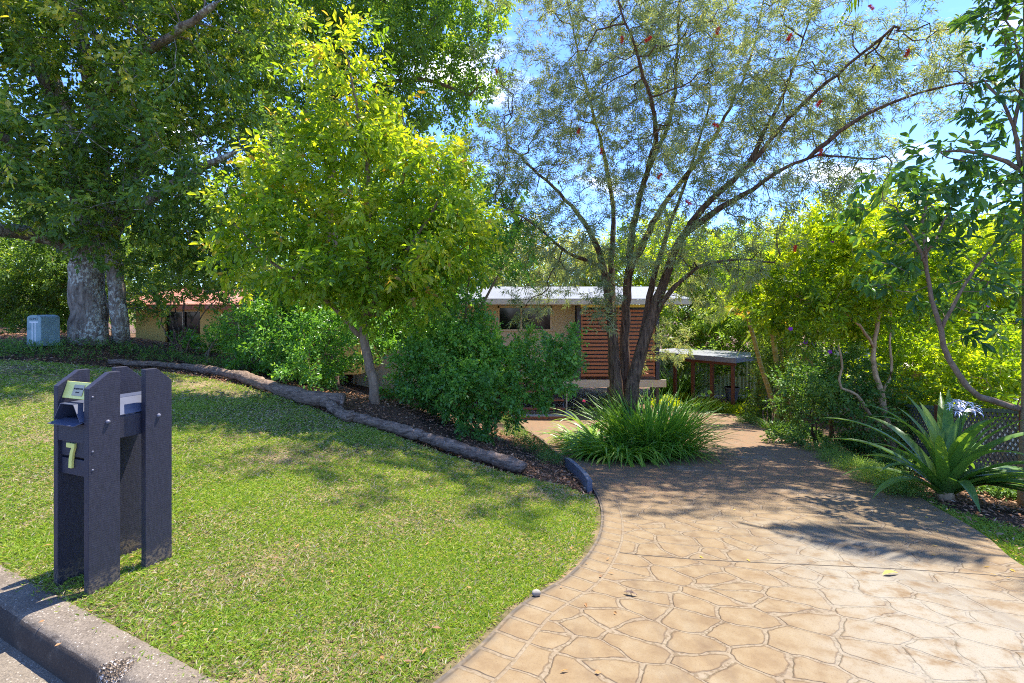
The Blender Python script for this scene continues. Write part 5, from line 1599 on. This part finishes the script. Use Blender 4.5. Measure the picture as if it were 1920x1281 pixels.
t4 = tuft('crinum_lily', 'broad-leaved lily arching left from the tree island over the path', 'plant', q + np.array([0, .35, 0]), .12, .12, 15, (1.05, 1.5), (.065, .09), M['leaf_crinum'], (50, 84), (-40, 20), (.3, .9), seg=12)
for (px, py, mt, lb) in ((1133, 775, 'terracotta', 'small orange bloom'), (1095, 752, 'pinkflower', 'pink bloom')):
    p0 = PX(px, py, hit(1112, 815)[1] + .3)
    mb = MB()
    d = unit(rng.normal(0, 1, (24, 3)))
    leaves(mb, np.repeat(p0[None], 24, 0), d, .045, .03, np.full(24, .5), .1, 1, 0)
    child(t4, mb, 'flower', M[mt])
    mb = MB().tube([[p0[0], p0[1] + .02, gz(p0[0], p0[1])], p0], .004, 5)
    child(t4, mb, 'flower_stalk', M['leaf_strap'])
tuft('strappy_clump', 'pale spidery clump under the thin trunk, beside the round shrub', 'plant', hit(742, 742), .22, .2, 130, (.5, .8), (.014, .022), M['leaf_strap'], (45, 85), (-40, 20), (.5, 1.0))
tuft('strappy_clump', 'low strappy clump by the covered walkway post', 'plant', hit(1450, 806), .25, .2, 120, (.35, .6), (.012, .02), M['leaf_strap'], (45, 85), (-20, 30), (.3, .8))
tuft('strappy_clump', 'broad strappy clump in the green shade behind the walkway posts', 'plant', np.array([7.4, 21.6, 0]), .6, .4, 110, (1.4, 2.3), (.07, .11), M['leaf_strap'], (55, 88), (0, 50), (.1, .6))
# big crinum lily by the drive
q = hit(1772, 932)
CR = thing('crinum_lily', 'large crinum lily with long broad leaves and white spider flower beside the drive', 'plant', q)
mb = MB()
n = 34
az = np.arange(n) * 2.39996 + rng.normal(0, .25, n)
lay = np.linspace(0, 1, n)
e0 = np.radians(88 - 52 * lay + rng.normal(0, 5, n))
e1 = np.radians(48 - 100 * lay + rng.normal(0, 18, n))
LL = .92 + .26 * np.sin(lay * math.pi) + rng.normal(0, .12, n)
pos_ = q + np.c_[np.cos(az) * .05, np.sin(az) * .05, np.full(n, .12)] * (1.0 + .3 * lay[:, None])
pos_[:, 2] = q[2] + .02 + .14 * (1 - lay)
straps(mb, pos_, az, LL, rng.uniform(.095, .14, n), e0, e1, np.clip(.75 - .45 * lay + rng.normal(0, .14, n), 0, 1), 14, .20, shape=.75)
# the long low leaves trailing to the right
n = 9
az = np.radians(rng.uniform(-52, 8, n))
straps(mb, np.repeat((q + np.array([.05, -.02, .16]))[None], n, 0), az, rng.uniform(1.0, 1.35, n), rng.uniform(.065, .095, n), np.radians(rng.uniform(10, 35, n)), np.radians(rng.uniform(-40, -18, n)), rng.uniform(.1, .45, n), 14, .2, shape=.75)
child(CR, mb, 'foliage', M['leaf_crinum'], True)
child(CR, MB().tube([q + np.array([0, 0, z]) for z in (-.05, .06, .16)], [.085, .075, .05], 12), 'bulb_neck', M['bark_tan'], True)
st_ = spline(np.array([q + [.06, 0, .1], q + [.11, -.02, .55], q + [.15, -.04, .93]]), 14)
child(CR, MB().tube(st_, np.linspace(.016, .010, 14), 8), 'flower_stalk', M['leaf_crinum'], True)
fm_ = MB()
for k in range(16):
    d = unit(rng.normal(0, 1, 3) + np.array([0, 0, .75]))
    c0 = st_[-1] + d * .10
    fm_.tube([st_[-1], c0], .004, 4)
    a_ = rng.uniform(0, 6.28, 6)
    straps(fm_, np.repeat(c0[None], 6, 0), a_, np.full(6, .10), np.full(6, .012), np.radians(rng.uniform(10, 60, 6)), np.radians(rng.uniform(-80, -30, 6)), np.full(6, .5), 5, .1)
child(CR, fm_, 'flower', M['whitepetal'])
# cycad
q = hit(660, 708) + np.array([.1, .9, 0])
q[2] = gz(q[0], q[1])
CY = thing('cycad', 'dark stiff-fronded cycad in deep shade behind the thin trunk', 'cycad', q)
child(CY, MB().tube([q + [0, 0, -.1], q + [0, 0, .3], q + [0, 0, .62]], [.2, .19, .13], 14), 'trunk', M['bark_brown'], True)
for k in range(30):
    a = k * 2.4
    fb = MB()
    frond(fb, q + np.array([0, 0, .6]), (math.cos(a), math.sin(a)), rng.uniform(1.0, 1.4), rng.uniform(.5, 1.5), rng.uniform(.3, .8), 46, .016, .20, rng.uniform(.2, .8), .6)
    child(CY, fb, 'frond', M['leaf_cycad'])
# bare hanging stem behind the pillar
q = ctr(88, 612)
plant_tree('slender_tree', 'thin bare pale stem rising behind the cable pillar', 'tree', [([q, PX(78, 560, q[1]), PX(86, 500, q[1]), PX(92, 430, q[1])], .05, .03)], [ell(95, 410, q[1], 50, 30, .6)], 60, K_FIG, M['leaf_fig'], M['bark_grey'], base=q, step=.22, tipr=.006, thr=.012)

# ------------------------------------------------------------------ ground cover (nobody could count it)
def cover(name, label, poly_or_pts, n, h, kind, mat, tone=(.2, .9), hum=1.0):
    mb = MB()
    P, D = [], []
    for (px, py, rx, ry, hh, wgt) in poly_or_pts:
        c = hit(px, py)
        k = int(n * wgt)
        d = unit(rng.normal(0, 1, (k, 3)))
        s = rng.uniform(0, 1, k) ** .4
        x, y = c[0] + d[:, 0] * s * rx, c[1] + d[:, 1] * s * ry
        z = G(x, y) + np.abs(d[:, 2]) * s * hh
        P.append(np.c_[x, y, z])
        D.append(np.c_[d[:, 0] * .6, d[:, 1] * .6, np.abs(d[:, 2]) + .4])
    P, D = np.concatenate(P), np.concatenate(D)
    sprays(mb, P, D + rng.normal(0, .35, D.shape), kind, rng.uniform(*tone, len(P)), 0, rng.uniform(.7, 1.2, len(P)))
    return tag(mb.build(name, mat), label, 'ground cover', kind='stuff')
K_GC = dict(k=8, L=.09, len=.026, w=.5, ang=.9)
K_FERN = dict(k=11, L=.11, len=.026, w=.3, ang=1.0, flat=1)
cover('ground_cover', 'small leaved creeping cover along the mulch edge by the drive', [(1000, 846, .35, .25, .18, .4), (968, 822, .3, .35, .25, .35), (1030, 866, .2, .2, .1, .15), (950, 795, .25, .4, .22, .25)], 900, .2, K_GC, M['leaf_cover'], (.1, .7))
cover('fern_cover', 'feathery bright green cover along the right edge of the drive', [(1575, 868, .3, .35, .12, .2), (1610, 885, .3, .3, .12, .25), (1650, 905, .3, .25, .13, .3), (1690, 925, .25, .2, .12, .25), (1545, 850, .3, .35, .15, .15)], 1900, .15, K_FERN, M['leaf_cover'], (.35, 1.0))
cover('lime_cover', 'low lime green planting beneath the covered walkway posts', [(1325, 768, .7, .6, .32, .3), (1280, 758, .6, .6, .35, .25), (1400, 778, .6, .7, .28, .2), (1250, 765, .5, .6, .35, .2), (1360, 772, .5, .5, .2, .2)], 2400, .4, dict(k=8, L=.16, len=.07, w=.5, ang=.9), M['leaf_tib'], (.45, 1.0))
cover('weed_cover', 'patchy creeping weeds over leaf litter below the big trunk', [(200, 655, 1.2, .5, .05, .3), (320, 672, 1.2, .5, .06, .3), (80, 662, .9, .5, .05, .3), (430, 690, .9, .5, .08, .25), (0, 655, 1.0, .7, .05, .3), (560, 715, .6, .4, .10, .2)], 620, .12, dict(K_GC, len=.04, L=.12), M['leaf_cover'], (.1, .7))
cover('shade_cover', 'dark leafy cover along the foot of the right boundary', [(1500, 826, .5, .5, .3, .3), (1700, 885, .4, .3, .2, .2), (1830, 905, .4, .5, .3, .2), (1880, 930, .5, .5, .2, .2), (1600, 850, .5, .5, .3, .3), (1420, 796, .5, .8, .3, .25)], 1500, .3, dict(K_GC, len=.05, L=.14), M['leaf_cover'], (.0, .6))

# ------------------------------------------------------------------ grass
def blades(mb, x, y, z, L, w, tone, lean=(15, 75)):
    n = len(x)
    az = rng.uniform(0, 2 * math.pi, n)
    el = np.radians(90 - rng.uniform(*lean, n))
    D = np.c_[np.cos(az) * np.cos(el), np.sin(az) * np.cos(el), np.sin(el)]
    leaves(mb, np.c_[x, y, z], D, L, w, tone, .08, .8, .25)
def patch(x, y):
    return .5 + .25 * (np.sin(x * 2.3 + 1.1 * np.sin(y * 1.7)) * np.cos(y * 2.9 + .7) + np.sin(x * 5.1 - y * 4.3) * .6)
gm = MB()
zones = [(1.5, 3.2, 190000), (3.2, 4.8, 150000), (4.8, 7.0, 120000), (7.0, 11.5, 90000)]
for (y0, y1, n) in zones:
    x = rng.uniform(-1.15 * y1 - .4, 1.0, n * 2)
    y = rng.uniform(y0, y1, n * 2)
    vis = (x > -1.14 * y - .3) & inside(x, y, LAWN)
    x, y = x[vis], y[vis]
    pt = patch(x, y)
    keep = rng.uniform(0, 1, len(x)) < np.clip(.15 + 1.1 * pt, .2, 1.0)
    # bare by the kerb and under the letterbox
    kd = -kerb_d(x, y)
    keep &= rng.uniform(0, 1, len(x)) < np.clip(.3 + kd * 3.5, 0, 1)
    lbd = np.hypot((x + 2.35), (y - 2.85))
    ed = np.interp(y, driveL[:, 1], driveL[:, 0]) - x
    keep &= rng.uniform(0, 1, len(x)) < np.clip((ed - .02 + .03 * np.sin(y * 31) * np.sin(y * 13)) * 14, 0, 1)
    keep &= ~((lbd < .30) & (rng.uniform(0, 1, len(x)) < .45))
    keep &= rng.uniform(0, 1, len(x)) < .75
    x, y, pt = x[keep], y[keep], pt[keep]
    m = len(x)
    ym = (y0 + y1) / 2
    tone = np.clip(.16 + .62 * rng.beta(1.6, 1.6, m) + .30 * (pt - .5) + rng.normal(0, .10, m), .16, 1)
    straw = rng.uniform(0, 1, m) < np.clip(.52 - .52 * pt, .07, .48)
    tone = np.where(straw, rng.uniform(0, .12, m), tone)
    L = rng.uniform(.018, .046, m) * (1 + .10 * (ym - 2))
    blades(gm, x, y, G(x, y) - .004, L, L * rng.uniform(.10, .17, m), tone, (30, 84))
    print('grass', m)
tag(gm.build('grass', M['grass']), 'short sunlit lawn grass with straw coloured patches', 'grass', kind='stuff')
# grass strip right of the drive
gm = MB()
n = 90000
x = rng.uniform(2.8, 5.6, n)
y = rng.uniform(2.2, 5.2, n)
ye = np.interp(y, driveR[:, 1], driveR[:, 0])
k = (x > ye - .01) & (x < ye + .08 + .62 * np.clip((4.9 - y) / 1.3, 0, 1) + rng.normal(0, .06, n))
x, y = x[k], y[k]
L = rng.uniform(.025, .055, len(x))
blades(gm, x, y, G(x, y) - .025, L, L * .16, rng.uniform(.2, .8, len(x)))
tag(gm.build('edge_grass', M['grass']), 'narrow strip of green grass along the right drive edge', 'grass', kind='stuff')
# tufts along the kerb and post feet
# ------------------------------------------------------------------ bark mulch and fallen leaves
def chipmat():
    m, t = material('bark_mulch_chips')
    a = t.n('Attribute', attribute_name='tone').outputs['Fac']
    c = t.ramp(a, [(0, (.09, .045, .025)), (.4, (.25, .12, .06)), (.75, (.42, .23, .12)), (1, (.55, .40, .27))])
    b = t.n('BsdfPrincipled', {'Base Color': c, 'Roughness': .85, 'Specular IOR Level': .2})
    t.n('OutputMaterial', {0: b.outputs[0]})
    return m
M['chips'] = chipmat()
BED = [(a, c - .02) for a, c in LOGLINE[1:]] + [tuple(p) for p in driveL if 5.2 < p[1] < 13.0] + [(-5, 13.0), (-15, 13.5)]
cm = MB()
n = 60000
x = rng.uniform(-13, 1.3, n)
y = 4.8 + 8.5 * rng.uniform(0, 1, n) ** 1.6
k = inside(x, y, BED) & (x > -1.15 * y)
x, y = x[k], y[k]
m = len(x)
az = rng.uniform(0, 6.283, m)
D = np.c_[np.cos(az), np.sin(az), rng.normal(.12, .28, m)]
leaves(cm, np.c_[x, y, G(x, y) - .022 + rng.uniform(0, .02, m)], D, rng.uniform(.025, .075, m), rng.uniform(.010, .026, m), np.clip(rng.beta(2, 2, m), 0, 1), .1, .5, .02)
n = 12000
x = rng.uniform(3.2, 7.2, n)
y = rng.uniform(2.6, 10.5, n)
ye = np.interp(y, driveR[:, 1], driveR[:, 0])
k = (x > ye + .05) & (x < ye + 1.6)
x, y = x[k], y[k]
m = len(x)
az = rng.uniform(0, 6.283, m)
leaves(cm, np.c_[x, y, G(x, y) - .024 + rng.uniform(0, .018, m)], np.c_[np.cos(az), np.sin(az), rng.normal(.12, .28, m)], rng.uniform(.025, .075, m), rng.uniform(.010, .026, m), np.clip(rng.beta(2, 1.6, m), 0, 1), .1, .5, .02)
tag(cm.build('bark_mulch', M['chips']), 'reddish brown bark mulch and leaf litter in the beds', 'mulch', kind='stuff')
# scattered fallen leaves
fm_ = MB()
n = 360
sx = np.concatenate([rng.uniform(-4.5, .7, 200), np.interp(rng.uniform(3, 11, 110), driveR[:, 1], driveR[:, 0]) - np.abs(rng.normal(0, .25, 110)), rng.uniform(.6, 3.2, 50) + np.where(np.arange(50) < 36, 40, 0)])
sy = np.concatenate([rng.uniform(2.0, 7, 200), rng.uniform(3, 11, 110), rng.uniform(2.5, 9, 50)])
sx[200:310] = np.interp(sy[200:310], driveR[:, 1], driveR[:, 0]) - np.abs(rng.normal(0, .22, 110)) + .06
az = rng.uniform(0, 6.283, n)
tn_ = np.where(np.arange(n) < 200, rng.uniform(.5, 1, n), rng.uniform(0, .3, n))
leaves(fm_, np.c_[sx, sy, G(sx, sy) + .020], np.c_[np.cos(az), np.sin(az), rng.uniform(0, .15, n)], rng.uniform(.022, .05, n), rng.uniform(.010, .02, n), tn_, .15, .3, .05)
M['litter'] = leafmat('fallen_leaves', [(0, (.55, .36, .04)), (.5, (.42, .22, .06)), (1, (.22, .10, .05))], .2, .6)
tag(fm_.build('fallen_leaves', M['litter']), 'small yellow and brown leaves fallen along the drive', 'leaf litter', kind='stuff')
# the one big yellow leaf, a brown one and the pebble
def onepiece(px, py, L, w, mat, name, label, cat, az):
    q = hit(px, py) + np.array([0, 0, .022])
    mb = MB()
    straps(mb, q[None] - np.array([math.cos(az), math.sin(az), 0])[None] * L / 2, np.array([az]), np.array([L]), np.array([w]), np.array([.25]), np.array([-.3]), np.array([.5]), 8, .3, shape=.15)
    tag(mb.build(name, M[mat]), label, cat)
onepiece(1670, 1083, .12, .03, 'fadedleaf', 'fallen_leaf', 'single curled yellow leaf lying on the drive below the saw-cut joint', 'leaf', .2)
onepiece(1183, 1122, .085, .026, 'bark_log', 'fallen_leaf', 'single brown leaf lying on the pale stone paving', 'leaf', -.4)
bm = bmesh.new()
bmesh.ops.create_icosphere(bm, subdivisions=3, radius=.024)
for v in bm.verts:
    v.co *= 1 + .18 * math.sin(v.co.x * 60) * math.cos(v.co.y * 70)
q = hit(1004, 1121)
mb = MB().bm(bm, Matrix.Translation(q + np.array([0, 0, .028])) @ Matrix.Diagonal((1.1, .8, .8, 1)))
tag(mb.build('pebble', M['pebble'], smooth=True), 'pale rounded pebble on the lawn edge by the paving', 'pebble')
